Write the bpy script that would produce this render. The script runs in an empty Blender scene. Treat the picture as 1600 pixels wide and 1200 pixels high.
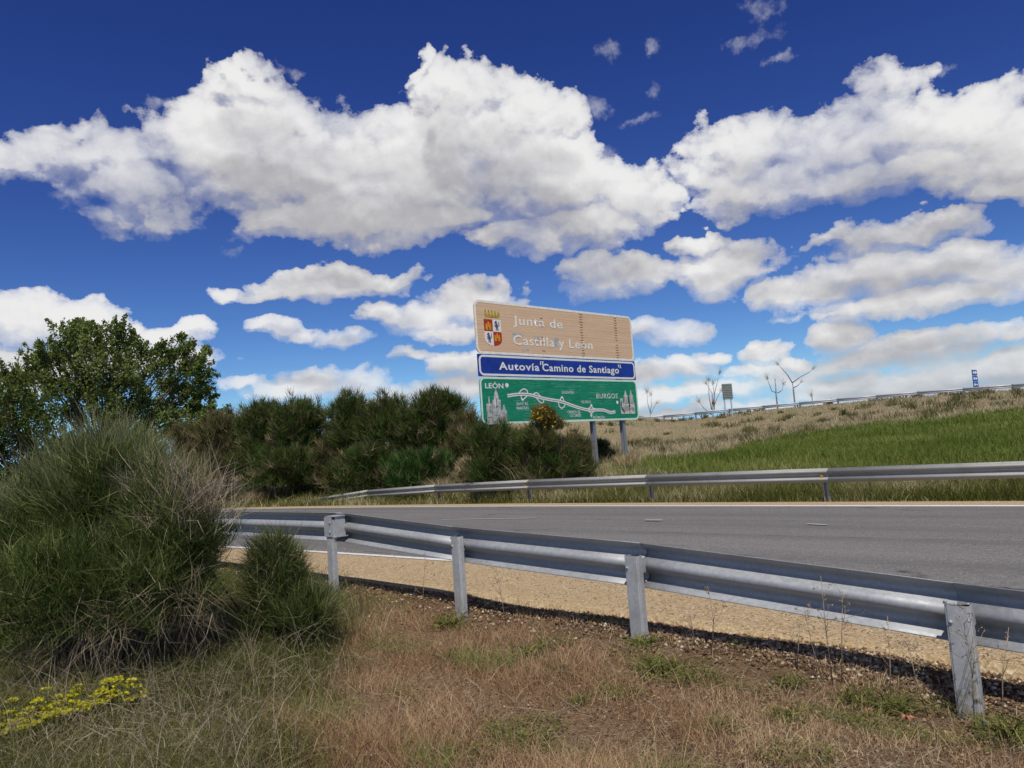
import bpy, bmesh, math, random
import numpy as np
from mathutils import Vector, Matrix

random.seed(7)
rng = np.random.default_rng(7)
sc = bpy.context.scene
COL = sc.collection

# ------------------------------------------------------------------ camera
CAM = np.array([0.0, 0.0, 1.55])
FPX = 1200.0                                    # focal length in pixels of a 1600 px wide frame
PITCH, ROLL = math.atan(112 / 1200.0), 0.07
_f = np.array([0, math.cos(PITCH), math.sin(PITCH)])
_u = np.array([0, -math.sin(PITCH), math.cos(PITCH)])
_r = np.array([1.0, 0, 0])
AX = math.cos(ROLL) * _r - math.sin(ROLL) * _u
AY = math.sin(ROLL) * _r + math.cos(ROLL) * _u
cam_data = bpy.data.cameras.new('camera')
cam_data.sensor_width = 36.0
cam_data.lens = 36.0 * FPX / 1600.0
cam_data.clip_start = 0.05
cam_data.clip_end = 6000
cam = bpy.data.objects.new('camera', cam_data)
COL.objects.link(cam)
M = Matrix.Identity(4)
for k in range(3):
    M[k][0], M[k][1], M[k][2], M[k][3] = AX[k], AY[k], -_f[k], CAM[k]
cam.matrix_world = M
sc.camera = cam


def ray(px, py):
    return _f + (px - 800) / FPX * AX - (py - 600) / FPX * AY


def P(px, py, d):
    """survey point: sight line through the photograph and the distance along the view axis"""
    return CAM + d * ray(px, py)


# ------------------------------------------------------------------ sun, sky, exposure
SUN = np.array([0.0, -0.67, 1.0]); SUN /= np.linalg.norm(SUN)
sun_el = math.asin(SUN[2]); sun_az = math.atan2(SUN[0], SUN[1])
sl = bpy.data.lights.new('sun', 'SUN'); sl.energy = 3.6; sl.angle = math.radians(0.55); sl.color = (1.0, 0.94, 0.84)
so = bpy.data.objects.new('sun', sl); COL.objects.link(so)
so.rotation_euler = Vector(SUN).to_track_quat('Z', 'Y').to_euler()
so.location = (3, -10, 40)
sc.view_settings.view_transform = 'Standard'
sc.view_settings.look = 'None'
sc.view_settings.exposure = 0.0
sc.view_settings.gamma = 1.0
sc.view_settings.use_curve_mapping = False
sc.cycles.use_denoising = True
sc.cycles.max_bounces = 6
sc.cycles.diffuse_bounces = 3
sc.cycles.glossy_bounces = 3
sc.cycles.transmission_bounces = 3
sc.cycles.transparent_max_bounces = 8


class NT:
    """terse node building"""
    def __init__(self, tree): self.t = tree
    def n(self, typ, **kw):
        nd = self.t.nodes.new(typ)
        for k, v in kw.items(): setattr(nd, k, v)
        return nd
    def link(self, a, b): self.t.links.new(a, b)
    def put(self, sock, v):
        if isinstance(v, bpy.types.NodeSocket): self.link(v, sock)
        else: sock.default_value = v
    def m(self, op, a, b=None, c=None, clamp=False):
        nd = self.n('ShaderNodeMath', operation=op); nd.use_clamp = clamp
        self.put(nd.inputs[0], a)
        if b is not None: self.put(nd.inputs[1], b)
        if c is not None: self.put(nd.inputs[2], c)
        return nd.outputs[0]
    def v(self, op, a, b=None, c=None):
        nd = self.n('ShaderNodeVectorMath', operation=op)
        self.put(nd.inputs[0], a)
        if b is not None: self.put(nd.inputs[1], b)
        if c is not None: self.put(nd.inputs[2], c)
        return nd.outputs['Value'] if op in ('DOT_PRODUCT', 'LENGTH', 'DISTANCE') else nd.outputs['Vector']
    def step(self, x, lo, hi, a=0.0, b=1.0):
        nd = self.n('ShaderNodeMapRange', interpolation_type='SMOOTHSTEP')
        self.put(nd.inputs['Value'], x)
        self.put(nd.inputs['From Min'], lo); self.put(nd.inputs['From Max'], hi)
        self.put(nd.inputs['To Min'], a); self.put(nd.inputs['To Max'], b)
        return nd.outputs[0]
    def mix(self, f, a, b, blend='MIX'):
        nd = self.n('ShaderNodeMix', data_type='RGBA', blend_type=blend)
        self.put(nd.inputs[0], f); self.put(nd.inputs[6], a); self.put(nd.inputs[7], b)
        return nd.outputs[2]
    def noise(self, vec, scale, detail=4, rough=0.55, dist=0.0):
        nd = self.n('ShaderNodeTexNoise')
        if vec is not None: self.link(vec, nd.inputs['Vector'])
        nd.inputs['Scale'].default_value = scale; nd.inputs['Detail'].default_value = detail
        nd.inputs['Roughness'].default_value = rough; nd.inputs['Distortion'].default_value = dist
        return nd
    def ramp(self, f, stops, interp='LINEAR'):
        nd = self.n('ShaderNodeValToRGB'); cr = nd.color_ramp; cr.interpolation = interp
        self.put(nd.inputs[0], f)
        while len(cr.elements) < len(stops): cr.elements.new(0.5)
        for e, (p, c) in zip(cr.elements, stops):
            e.position = p; e.color = (c[0], c[1], c[2], 1)
        return nd.outputs[0]


def C4(c): return (c[0], c[1], c[2], 1.0)


# clouds: every cloud is a cluster of ellipses (bearing, elevation, half width, half height up, half height down)
CLOUDS = [
 (40,228,120,42,50),(150,250,120,62,55),(205,300,110,50,62),(120,205,40,20,20),
 (330,235,150,80,90),(430,215,140,85,80),(560,255,210,100,110),(690,245,170,105,100),(800,270,130,80,80),
 (395,145,90,50,30),(360,120,30,34,20),(480,180,60,40,30),(560,335,180,50,55),(670,340,150,50,40),(470,330,120,40,45),
 (690,150,50,62,35),(760,175,90,62,40),(840,205,70,60,50),(660,115,20,40,20),(890,275,80,70,70),(985,290,75,55,55),(930,345,120,45,40),(820,360,70,28,42),(1030,300,40,40,40),(760,375,40,20,20),
 (1180,250,110,80,70),(1140,215,60,50,60),(1290,235,140,85,80),(1385,190,110,78,80),(1500,205,130,75,70),(1580,240,120,60,62),(1205,300,130,50,44),(1330,296,140,50,44),(1440,275,80,50,42),(1570,285,80,30,24),
 (950,430,90,46,44),(915,425,50,40,36),(1000,412,50,34,40),(1140,414,80,48,46),(1085,372,50,16,18),
 (1400,375,130,28,30),(1475,350,50,22,20),(1310,380,60,18,16),(1350,425,120,36,40),(1270,458,95,30,32),(1460,430,170,52,45),(1590,430,120,45,45),(1440,475,200,25,24),(1500,390,70,22,30),
 (500,450,110,28,22),(540,430,60,24,20),(610,438,50,22,18),(365,458,28,18,14),(430,460,60,14,12),
 (600,495,46,24,22),(660,500,80,34,38),(720,480,70,40,40),(770,470,55,32,40),(690,525,90,20,18),
 (440,520,40,20,14),(480,528,30,12,12),(530,538,46,18,16),
 (40,500,100,50,50),(120,490,80,36,50),(170,520,90,30,40),(260,525,80,18,20),(320,515,30,14,14),(20,570,110,30,40),(180,560,160,20,30),
 (430,612,60,18,14),(485,600,60,30,28),(560,600,60,24,24),(370,602,36,10,10),(640,620,90,20,20),
 (700,575,40,22,24),(760,570,50,20,30),(720,605,60,18,20),
 (1050,525,74,28,22),(1000,520,40,22,18),(1110,558,34,12,12),(1050,582,60,22,18),(1010,590,50,20,20),(1195,552,40,22,20),
 (1310,532,60,26,26),(1420,545,130,25,30),(1370,560,110,20,20),(1560,525,110,22,28),(1240,565,30,10,10),
 (1200,592,70,24,20),(1290,600,100,20,26),(1420,605,120,20,26),(1550,570,120,30,40),(1480,590,60,20,20),(1120,610,80,20,20),(1010,622,60,16,16),(1100,638,90,12,12),(1260,628,120,14,16),(1400,624,130,12,14),(1560,602,110,16,18),(1000,650,80,12,12),(1180,575,50,12,12),(640,560,50,12,12),(860,560,40,12,12),
]
WISPS = [(950,85,26,16,16),(1026,70,16,12,12),(1022,140,18,16,16),(1190,12,40,22,22),(1196,58,32,18,18),(1150,70,22,12,12),(1222,96,32,9,9),
         (1465,108,28,9,9),(930,165,26,16,16),(1000,190,28,9,9),(450,105,22,10,10),(260,165,40,10,12),(1580,385,40,14,14),(360,392,22,10,8),(925,235,50,16,16)]


def to_dir(px, py):
    d = ray(px, py); d = d / np.linalg.norm(d)
    return math.atan2(d[0], d[1]), math.asin(d[2]), d


world = bpy.data.worlds.new('World'); sc.world = world; world.use_nodes = True
W = NT(world.node_tree); world.node_tree.nodes.clear()
sky = W.n('ShaderNodeTexSky', sky_type='NISHITA')
sky.sun_disc = False
sky.sun_elevation = sun_el
sky.sun_rotation = sun_az
sky.altitude = 1500; sky.air_density = 1.0; sky.dust_density = 0.0; sky.ozone_density = 5.0


def blob_group(name, blobs, seed_more=0):
    g = bpy.data.node_groups.new(name, 'ShaderNodeTree')
    g.interface.new_socket('P', in_out='INPUT', socket_type='NodeSocketVector')
    g.interface.new_socket('F', in_out='OUTPUT', socket_type='NodeSocketFloat')
    G = NT(g); gi = G.n('NodeGroupInput'); go = G.n('NodeGroupOutput')
    specs = []
    for (x, y, rx, ru, rd) in blobs:
        az, el, _ = to_dir(x, y)
        k = 1.0 / FPX * math.cos(math.atan(math.hypot(x - 800, y - 600) / FPX)) ** 1.3
        specs.append((az, el + (ru - rd) * 0.5 * k, rx * k * 1.08, (ru + rd) * 0.5 * k))
    r2 = random.Random(5)
    for _ in range(seed_more):                                    # the rest of the sky carries on likewise
        az = r2.choice((-1, 1)) * r2.uniform(0.95, 3.1); el = r2.uniform(0.05, 0.75) ** 1.2
        s = 0.05 + el * 0.28
        specs.append((az, el, s * r2.uniform(0.9, 1.7), s * 0.5))
    cur = None
    for (az, el, rx, ry) in specs:
        q = G.v('MULTIPLY_ADD', gi.outputs[0], (1 / rx, 1 / ry, 0), (-az / rx, -el / ry, 0))
        d2 = G.v('DOT_PRODUCT', q, q)
        cur = d2 if cur is None else G.m('SMOOTH_MIN', cur, d2, 0.4)
    G.link(G.m('SUBTRACT', 1.0, cur), go.inputs[0])
    return g


def use(g, p):
    nd = W.n('ShaderNodeGroup'); nd.node_tree = g; W.link(p, nd.inputs[0]); return nd.outputs[0]


tc = W.n('ShaderNodeTexCoord'); D = W.v('NORMALIZE', tc.outputs['Generated'])
sep = W.n('ShaderNodeSeparateXYZ'); W.link(D, sep.inputs[0])
az = W.m('ARCTAN2', sep.outputs[0], sep.outputs[1]); el = W.m('ARCSINE', sep.outputs[2])
cz = W.n('ShaderNodeCombineXYZ'); W.link(sep.outputs[0], cz.inputs[0]); W.link(sep.outputs[1], cz.inputs[1])
W.link(W.m('MAXIMUM', sep.outputs[2], 0.075), cz.inputs[2]); W.link(W.v('NORMALIZE', cz.outputs[0]), sky.inputs['Vector'])
cmb = W.n('ShaderNodeCombineXYZ'); W.link(az, cmb.inputs[0]); W.link(el, cmb.inputs[1])
gC = blob_group('cloud_field', CLOUDS, 26)
gW = blob_group('wisp_field', WISPS)


def billow_group():
    """cloud thickness with its billows: warped field of ellipses plus lobes and fine curls"""
    g = bpy.data.node_groups.new('cloud_body', 'ShaderNodeTree')
    g.interface.new_socket('P', in_out='INPUT', socket_type='NodeSocketVector')
    g.interface.new_socket('H', in_out='OUTPUT', socket_type='NodeSocketFloat')
    g.interface.new_socket('F', in_out='OUTPUT', socket_type='NodeSocketFloat')
    g.interface.new_socket('Curl', in_out='OUTPUT', socket_type='NodeSocketFloat')
    G = NT(g); gi = G.n('NodeGroupInput'); go = G.n('NodeGroupOutput'); P_ = gi.outputs[0]
    se = G.n('ShaderNodeSeparateXYZ'); G.link(P_, se.inputs[0])
    near = G.step(se.outputs[1], 0.0, 0.45, 0.55, 1.1)
    st = G.v('MULTIPLY', P_, (1.0, 1.25, 1.0))
    a1 = G.v('MULTIPLY', G.v('SUBTRACT', G.noise(st, 7.0, 4, 0.6).outputs['Color'], (0.5, 0.5, 0.5)), (0.13, 0.10, 0.0))
    a2 = G.v('MULTIPLY', G.v('SUBTRACT', G.noise(st, 30.0, 4, 0.6).outputs['Color'], (0.5, 0.5, 0.5)), (0.040, 0.036, 0.0))
    sc_ = G.n('ShaderNodeVectorMath', operation='SCALE'); G.link(G.v('ADD', a1, a2), sc_.inputs[0]); G.link(near, sc_.inputs['Scale'])
    q = G.v('ADD', P_, sc_.outputs[0])
    nd = G.n('ShaderNodeGroup'); nd.node_tree = gC; G.link(q, nd.inputs[0])
    F = G.m('MAXIMUM', nd.outputs[0], -1.5)
    q2 = G.v('MULTIPLY_ADD', a2, (0.7, 0.7, 0), st)
    v1 = G.n('ShaderNodeTexVoronoi', feature='SMOOTH_F1'); G.link(q2, v1.inputs['Vector']); v1.inputs['Scale'].default_value = 19; v1.inputs['Smoothness'].default_value = 0.5
    v2 = G.n('ShaderNodeTexVoronoi', feature='SMOOTH_F1'); G.link(q2, v2.inputs['Vector']); v2.inputs['Scale'].default_value = 47; v2.inputs['Smoothness'].default_value = 0.4
    lob = G.m('MULTIPLY_ADD', G.m('SUBTRACT', 0.42, v1.outputs['Distance']), 0.85, G.m('MULTIPLY', G.m('SUBTRACT', 0.42, v2.outputs['Distance']), 0.5))
    n_ = G.m('SUBTRACT', G.noise(q2, 21.0, 9, 0.66).outputs['Fac'], 0.5)
    curl = G.m('MULTIPLY_ADD', n_, 2.2, lob)
    G.link(G.m('MULTIPLY_ADD', F, 1.25, curl), go.inputs[0]); G.link(F, go.inputs[1]); G.link(curl, go.inputs[2])
    return g


gB = billow_group()
def body(p_):
    nd = W.n('ShaderNodeGroup'); nd.node_tree = gB; W.link(p_, nd.inputs[0]); return nd.outputs
p = cmb.outputs[0]
h0, f0, c0 = body(p)
h1, f1, c1 = body(W.v('ADD', p, (0.004, 0.012, 0)))
fb_ = use(gC, W.v('ADD', p, (0.0, 0.055, 0)))
n4 = W.noise(p, 5.0, 3, 0.5)
k_soft = W.step(n4.outputs['Fac'], 0.36, 0.62, 2.1, 0.55)                # some rims crisp, some frayed
under = W.step(W.m('SUBTRACT', f1, f0), 0.0, 0.22, 1.0, 0.42)           # bases fade out softly
hp = W.m('MAXIMUM', W.m('ADD', h0, 0.16), 0.0)
dens = W.m('SUBTRACT', 1.0, W.m('POWER', 2.718, W.m('MULTIPLY', W.m('MULTIPLY', W.m('MULTIPLY', hp, k_soft), under), -2.2)))
ww = W.v('MULTIPLY', W.v('SUBTRACT', W.noise(p, 16.0, 6, 0.65).outputs['Color'], (0.5, 0.5, 0.5)), (0.07, 0.06, 0.0))
fw = W.m('MULTIPLY_ADD', W.m('SUBTRACT', W.noise(p, 34.0, 8, 0.68).outputs['Fac'], 0.5), 4.5, use(gW, W.v('ADD', p, ww)))
wisp = W.m('MULTIPLY', W.step(fw, 0.0, 2.2), 0.42)
rel = W.m('SUBTRACT', h0, h1)                                           # thinner upward = a slope that looks at the sun
sh = W.m('MULTIPLY_ADD', rel, 0.17, 0.90)
fb2 = use(gC, W.v('ADD', W.v('MULTIPLY_ADD', W.v('SUBTRACT', n4.outputs['Color'], (0.5, 0.5, 0.5)), (0.12, 0.10, 0.0), p), (0.0, 0.10, 0)))
sh = W.m('MULTIPLY_ADD', W.step(fb_, -0.3, 0.95), -0.24, sh)
sh = W.m('MULTIPLY_ADD', W.step(fb2, -0.1, 0.9), -0.26, sh)
sh = W.m('MULTIPLY_ADD', c0, 0.025, sh)
sh = W.m('MULTIPLY_ADD', W.step(dens, 0.1, 0.9, 1.0, 0.0), 0.10, sh)
ccol = W.ramp(sh, [(0.1, (0.37, 0.365, 0.40)), (0.4, (0.47, 0.465, 0.485)), (0.65, (0.64, 0.635, 0.645)), (0.95, (0.85, 0.845, 0.84))])
bgs = W.n('ShaderNodeBackground'); bgs.inputs['Strength'].default_value = 0.094
sr = W.n('ShaderNodeSeparateColor'); W.link(sky.outputs[0], sr.inputs[0])
cr_ = W.n('ShaderNodeCombineColor')                                # the camera's rendering of a polarised May sky
for k_, (g_, a_) in enumerate(((1.66, 0.312), (1.68, 0.292), (1.25, 0.64))):
    W.link(W.m('MULTIPLY', W.m('POWER', sr.outputs[k_], g_), a_), cr_.inputs[k_])
W.link(cr_.outputs[0], bgs.inputs['Color'])
bgc = W.n('ShaderNodeBackground'); W.link(ccol, bgc.inputs['Color']); bgc.inputs['Strength'].default_value = 1.0
mx = W.n('ShaderNodeMixShader')
above = W.step(el, -0.02, 0.0)
hazec = W.step(el, 0.0, 0.12, 0.82, 1.0)
W.link(W.m('MULTIPLY', W.m('MULTIPLY', W.m('MAXIMUM', dens, wisp), above), hazec), mx.inputs[0])
W.link(bgs.outputs[0], mx.inputs[1]); W.link(bgc.outputs[0], mx.inputs[2])
out = W.n('ShaderNodeOutputWorld'); W.link(mx.outputs[0], out.inputs[0])
world.cycles.sampling_method = 'MANUAL'; world.cycles.sample_map_resolution = 512

# ------------------------------------------------------------------ helpers
def tag(o, label=None, cat=None, group=None, kind=None):
    if label: o['label'] = label
    if cat: o['category'] = cat
    if group: o['group'] = group
    if kind: o['kind'] = kind
    return o


def empty(name, loc, label=None, cat=None, group=None):
    o = bpy.data.objects.new(name, None); o.location = [float(c) for c in loc]
    o.empty_display_size = 0.2
    COL.objects.link(o)
    return tag(o, label, cat, group)


def link(name, me, mat, parent=None, kind=None):
    o = bpy.data.objects.new(name, me); COL.objects.link(o)
    if mat is not None and not me.materials: me.materials.append(mat)
    if parent is not None:
        o.parent = parent
        o.matrix_parent_inverse = parent_world(parent).inverted()
    if kind: o['kind'] = kind
    return o


def parent_world(o):
    m = Matrix.Translation(o.location) @ o.rotation_euler.to_matrix().to_4x4()
    return m if o.parent is None else parent_world(o.parent) @ o.matrix_parent_inverse @ m


class MB:
    """collects shapes in world coordinates into one mesh"""
    def __init__(s): s.v = []; s.f = []; s.sm = []
    def add(s, vs, fs, smooth=False):
        b = len(s.v); s.v += [tuple(map(float, q)) for q in vs]
        s.f += [tuple(i + b for i in f) for f in fs]; s.sm += [smooth] * len(fs)
    def box(s, c, ax, ay, az, bev=0.0):
        c, ax, ay, az = map(np.array, (c, ax, ay, az))
        vs = [c + sx * ax + sy * ay + sz * az for sx in (-1, 1) for sy in (-1, 1) for sz in (-1, 1)]
        s.add(vs, [(0, 1, 3, 2), (4, 6, 7, 5), (0, 4, 5, 1), (2, 3, 7, 6), (0, 2, 6, 4), (1, 5, 7, 3)])
    def tube(s, pts, rad, n=6, cap=True):
        pts = [np.array(q, float) for q in pts]; rings = []
        for i, q in enumerate(pts):
            t = pts[min(i + 1, len(pts) - 1)] - pts[max(i - 1, 0)]; t = t / (np.linalg.norm(t) + 1e-9)
            a = np.cross(t, [0, 0, 1.0] if abs(t[2]) < 0.9 else [1.0, 0, 0]); a /= np.linalg.norm(a); b = np.cross(t, a)
            r = rad[i] if hasattr(rad, '__len__') else rad
            rings.append([q + r * (math.cos(2 * math.pi * k / n) * a + math.sin(2 * math.pi * k / n) * b) for k in range(n)])
        vs = [x for r in rings for x in r]; fs = []
        for i in range(len(rings) - 1):
            for k in range(n):
                fs.append((i * n + k, i * n + (k + 1) % n, (i + 1) * n + (k + 1) % n, (i + 1) * n + k))
        if cap: fs += [tuple(range(n))[::-1], tuple(range((len(rings) - 1) * n, len(rings) * n))]
        s.add(vs, fs, True)
    def sweep(s, secs, closed=False, smooth=False, cap=False):
        n = len(secs[0]); vs = [q for r in secs for q in r]; fs = []
        for i in range(len(secs) - 1):
            for k in range(n if closed else n - 1):
                fs.append((i * n + k, i * n + (k + 1) % n, (i + 1) * n + (k + 1) % n, (i + 1) * n + k))
        s.add(vs, fs, smooth)
        if cap:
            b0 = len(s.v) - len(vs); s.f += [tuple(b0 + i for i in range(n))[::-1], tuple(b0 + i for i in range((len(secs) - 1) * n, len(secs) * n))]; s.sm += [False, False]
    def mesh(s, name):
        me = bpy.data.meshes.new(name); me.from_pydata(s.v, [], s.f)
        me.polygons.foreach_set('use_smooth', s.sm); me.update(); return me
    def build(s, name, mat, parent=None, kind=None): return link(name, s.mesh(name), mat, parent, kind)


def raw_mesh(name, verts, loops, starts, attrs=None, smooth=False):
    me = bpy.data.meshes.new(name)
    me.vertices.add(len(verts)); me.vertices.foreach_set('co', np.asarray(verts, np.float32).ravel())
    me.loops.add(len(loops)); me.loops.foreach_set('vertex_index', np.asarray(loops, np.int32))
    me.polygons.add(len(starts)); me.polygons.foreach_set('loop_start', np.asarray(starts, np.int32))
    me.update(calc_edges=True)
    if smooth: me.polygons.foreach_set('use_smooth', np.ones(len(starts), bool))
    for k, a in (attrs or {}).items():
        at = me.attributes.new(k, 'FLOAT', 'POINT'); at.data.foreach_set('value', np.asarray(a, np.float32))
    return me


def ribbons(name, pts, width, tint, side=None, taper=0.25):
    """pts N x K x 3 : every row a thin blade that tapers to a point"""
    N, K, _ = pts.shape
    width = np.broadcast_to(np.asarray(width, float), (N,))
    if side is None:
        a = rng.uniform(0, 2 * np.pi, N); side = np.stack([np.cos(a), np.sin(a), rng.normal(0, .15, N)], 1)
        t = pts[:, -1] - pts[:, 0]; t /= np.linalg.norm(t, axis=1, keepdims=True) + 1e-9
        side = side - (side * t).sum(1, keepdims=True) * t
        side /= np.linalg.norm(side, axis=1, keepdims=True) + 1e-9
    V = 2 * (K - 1) + 1
    vs = np.empty((N, V, 3)); tt = np.empty((N, V)); hh = np.empty((N, V))
    for k in range(K - 1):
        w = (width * (1 - (1 - taper) * k / (K - 1)) * 0.5)[:, None]
        vs[:, 2 * k] = pts[:, k] - side * w; vs[:, 2 * k + 1] = pts[:, k] + side * w
        hh[:, 2 * k:2 * k + 2] = k / (K - 1)
    vs[:, -1] = pts[:, -1]; hh[:, -1] = 1
    tt[:] = np.asarray(tint)[:, None]
    one = []; st = []; n = 0
    for k in range(K - 2):
        one += [2 * k, 2 * k + 1, 2 * k + 3, 2 * k + 2]; st.append(n); n += 4
    one += [2 * (K - 2), 2 * (K - 2) + 1, V - 1]; st.append(n); n += 3
    loops = (np.array(one)[None] + (np.arange(N) * V)[:, None]).ravel()
    starts = (np.array(st)[None] + (np.arange(N) * n)[:, None]).ravel()
    return raw_mesh(name, vs.reshape(-1, 3), loops, starts, {'tint': tt.ravel(), 'along': hh.ravel()})


def leaves(name, c, ax, ay, tint):
    """diamond leaves: centre, half length vector, half width vector"""
    N = len(c); vs = np.stack([c - ax, c + ay - ax * .1, c + ax, c - ay - ax * .1], 1).reshape(-1, 3)
    return raw_mesh(name, vs, np.arange(4 * N), np.arange(N) * 4, {'tint': np.repeat(tint, 4)})


def unit(a): return a / (np.linalg.norm(a, axis=-1, keepdims=True) + 1e-9)


def rand_dirs(n): return unit(rng.normal(size=(n, 3)))


# ------------------------------------------------------------------ materials
def new_mat(name):
    m = bpy.data.materials.new(name); m.use_nodes = True; m.node_tree.nodes.clear()
    T = NT(m.node_tree); o = T.n('ShaderNodeOutputMaterial'); return m, T, o


def principled(T, o, color, rough=0.8, metal=0.0, spec=0.3, normal=None):
    b = T.n('ShaderNodeBsdfPrincipled'); T.put(b.inputs['Base Color'], color if isinstance(color, bpy.types.NodeSocket) else C4(color))
    T.put(b.inputs['Roughness'], rough); T.put(b.inputs['Metallic'], metal); b.inputs['Specular IOR Level'].default_value = spec
    if normal is not None: T.link(normal, b.inputs['Normal'])
    T.link(b.outputs[0], o.inputs[0]); return b


def bump(T, h, strength, dist=0.01):
    b = T.n('ShaderNodeBump'); b.inputs['Strength'].default_value = strength; b.inputs['Distance'].default_value = dist
    T.link(h, b.inputs['Height']); return b.outputs[0]


def flat_mat(name, color, rough=0.6, wear=0.12, scale=8.0, spec=0.3):
    m, T, o = new_mat(name); g = T.n('ShaderNodeNewGeometry').outputs['Position']
    n = T.noise(g, scale, 6, 0.6)
    f = T.step(n.outputs['Fac'], 0.3, 0.7)
    dark = tuple(c * (1 - wear * 1.6) for c in color)
    lite = tuple(min(1, c * (1 + wear * 0.5)) for c in color)
    principled(T, o, T.mix(f, C4(dark), C4(lite)), rough, spec=spec); return m


def plant_mat(name, stops, trans=0.25, rough=0.6, along=None):
    m, T, o = new_mat(name)
    a = T.n('ShaderNodeAttribute'); a.attribute_name = 'tint'
    col = T.ramp(a.outputs['Fac'], stops)
    if along is not None:                                          # tips bleached by weather
        b = T.n('ShaderNodeAttribute'); b.attribute_name = 'along'
        col = T.mix(T.m('MULTIPLY', T.step(b.outputs['Fac'], along[0], 1.0), along[2]), col, C4(along[1]))
    d = T.n('ShaderNodeBsdfDiffuse'); T.link(col, d.inputs[0])
    t = T.n('ShaderNodeBsdfTranslucent'); T.link(col, t.inputs[0])
    x = T.n('ShaderNodeMixShader'); x.inputs[0].default_value = trans
    T.link(d.outputs[0], x.inputs[1]); T.link(t.outputs[0], x.inputs[2]); T.link(x.outputs[0], o.inputs[0]); return m


def steel_mat(name, base, rough, metal, grime=0.35, ground=None):
    m, T, o = new_mat(name); pos = T.n('ShaderNodeNewGeometry').outputs['Position']
    n = T.noise(pos, 26, 6, 0.65); n2 = T.noise(pos, 3.2, 5, 0.6); vo = T.n('ShaderNodeTexVoronoi'); T.link(pos, vo.inputs['Vector']); vo.inputs['Scale'].default_value = 70
    f = T.m('MULTIPLY_ADD', vo.outputs['Color'], 0.25, T.m('MULTIPLY', n.outputs['Fac'], 0.75))
    c = T.mix(T.step(f, 0.25, 0.75), C4([b * 0.78 for b in base]), C4(base))
    c = T.mix(T.m('MULTIPLY', T.step(n2.outputs['Fac'], 0.5, 0.75), grime), c, C4((0.20, 0.185, 0.16)))
    r = T.step(n.outputs['Fac'], 0.3, 0.7, rough - 0.07, rough + 0.1)
    mt = metal
    if ground is not None:                                         # dried mud and lichen low on the posts
        sp = T.n('ShaderNodeSeparateXYZ'); T.link(pos, sp.inputs[0])
        k = T.m('MULTIPLY', T.step(sp.outputs[2], ground + 0.34, ground + 0.1), T.step(n.outputs['Fac'], 0.38, 0.62))
        c = T.mix(k, c, C4((0.22, 0.2, 0.15))); mt = T.m('MULTIPLY_ADD', k, -metal * 0.9, metal); r = T.m('MULTIPLY_ADD', k, 0.35, r)
    principled(T, o, c, r, mt, 0.4, bump(T, n.outputs['Fac'], 0.08, 0.004)); return m


MAT = {}
MAT['steel'] = steel_mat('galvanised_steel', (0.46, 0.475, 0.49), 0.6, 0.38, 0.2)
MAT['post'] = steel_mat('galvanised_post', (0.56, 0.575, 0.585), 0.55, 0.35, 0.3, 0.08)
MAT['old_steel'] = steel_mat('weathered_steel', (0.37, 0.365, 0.345), 0.62, 0.3, 0.45)
MAT['far_steel'] = steel_mat('far_steel', (0.62, 0.63, 0.64), 0.5, 0.35, 0.2)
MAT['dark_steel'] = steel_mat('sign_post_steel', (0.36, 0.38, 0.40), 0.5, 0.6, 0.3)
MAT['white'] = flat_mat('white_film', (0.80, 0.79, 0.76), 0.45, 0.06, 20)
MAT['cream'] = flat_mat('faded_white_film', (0.88, 0.84, 0.76), 0.5, 0.10, 9)
MAT['amber'] = flat_mat('amber_reflector', (0.55, 0.30, 0.04), 0.3, 0.1)
MAT['bolt'] = flat_mat('bolt_steel', (0.42, 0.43, 0.44), 0.4, 0.2)

# ------------------------------------------------------------------ terrain heights
REL = lambda p, dz=0: (p[0], p[1], p[2] + dz)


class RBF:
    def __init__(s, pts, c=3.0):
        p = np.array(pts, float); s.xy = p[:, :2]; s.c = c; n = len(p); s.m = p[:, 2].mean()
        A = s.k(s.xy[:, None] - s.xy[None]); B = np.ones((n + 1, n + 1)); B[:n, :n] = A + np.eye(n) * 1e-6; B[n, n] = 0
        w = np.linalg.solve(B, np.append(p[:, 2], 0)); s.w = w[:n]; s.b = w[n]
    def k(s, d): return np.sqrt((d ** 2).sum(-1) + s.c ** 2)
    def __call__(s, xy):
        xy = np.asarray(xy, float).reshape(-1, 2); o = np.empty(len(xy))
        for i in range(0, len(xy), 20000):
            o[i:i + 20000] = s.k(xy[i:i + 20000, None] - s.xy[None]) @ s.w + s.b
        return o


def catmull(pts, n):
    p = np.array(pts, float); p = np.vstack([2 * p[0] - p[1], p, 2 * p[-1] - p[-2]])
    out = []
    m = len(p) - 3
    for u in np.linspace(0, m, n):
        i = min(int(u), m - 1); t = u - i; a, b, c, d = p[i:i + 4]
        out.append(0.5 * ((2 * b) + (c - a) * t + (2 * a - 5 * b + 4 * c - d) * t * t + (3 * b - a - 3 * c + d) * t ** 3))
    return np.array(out)


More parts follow.
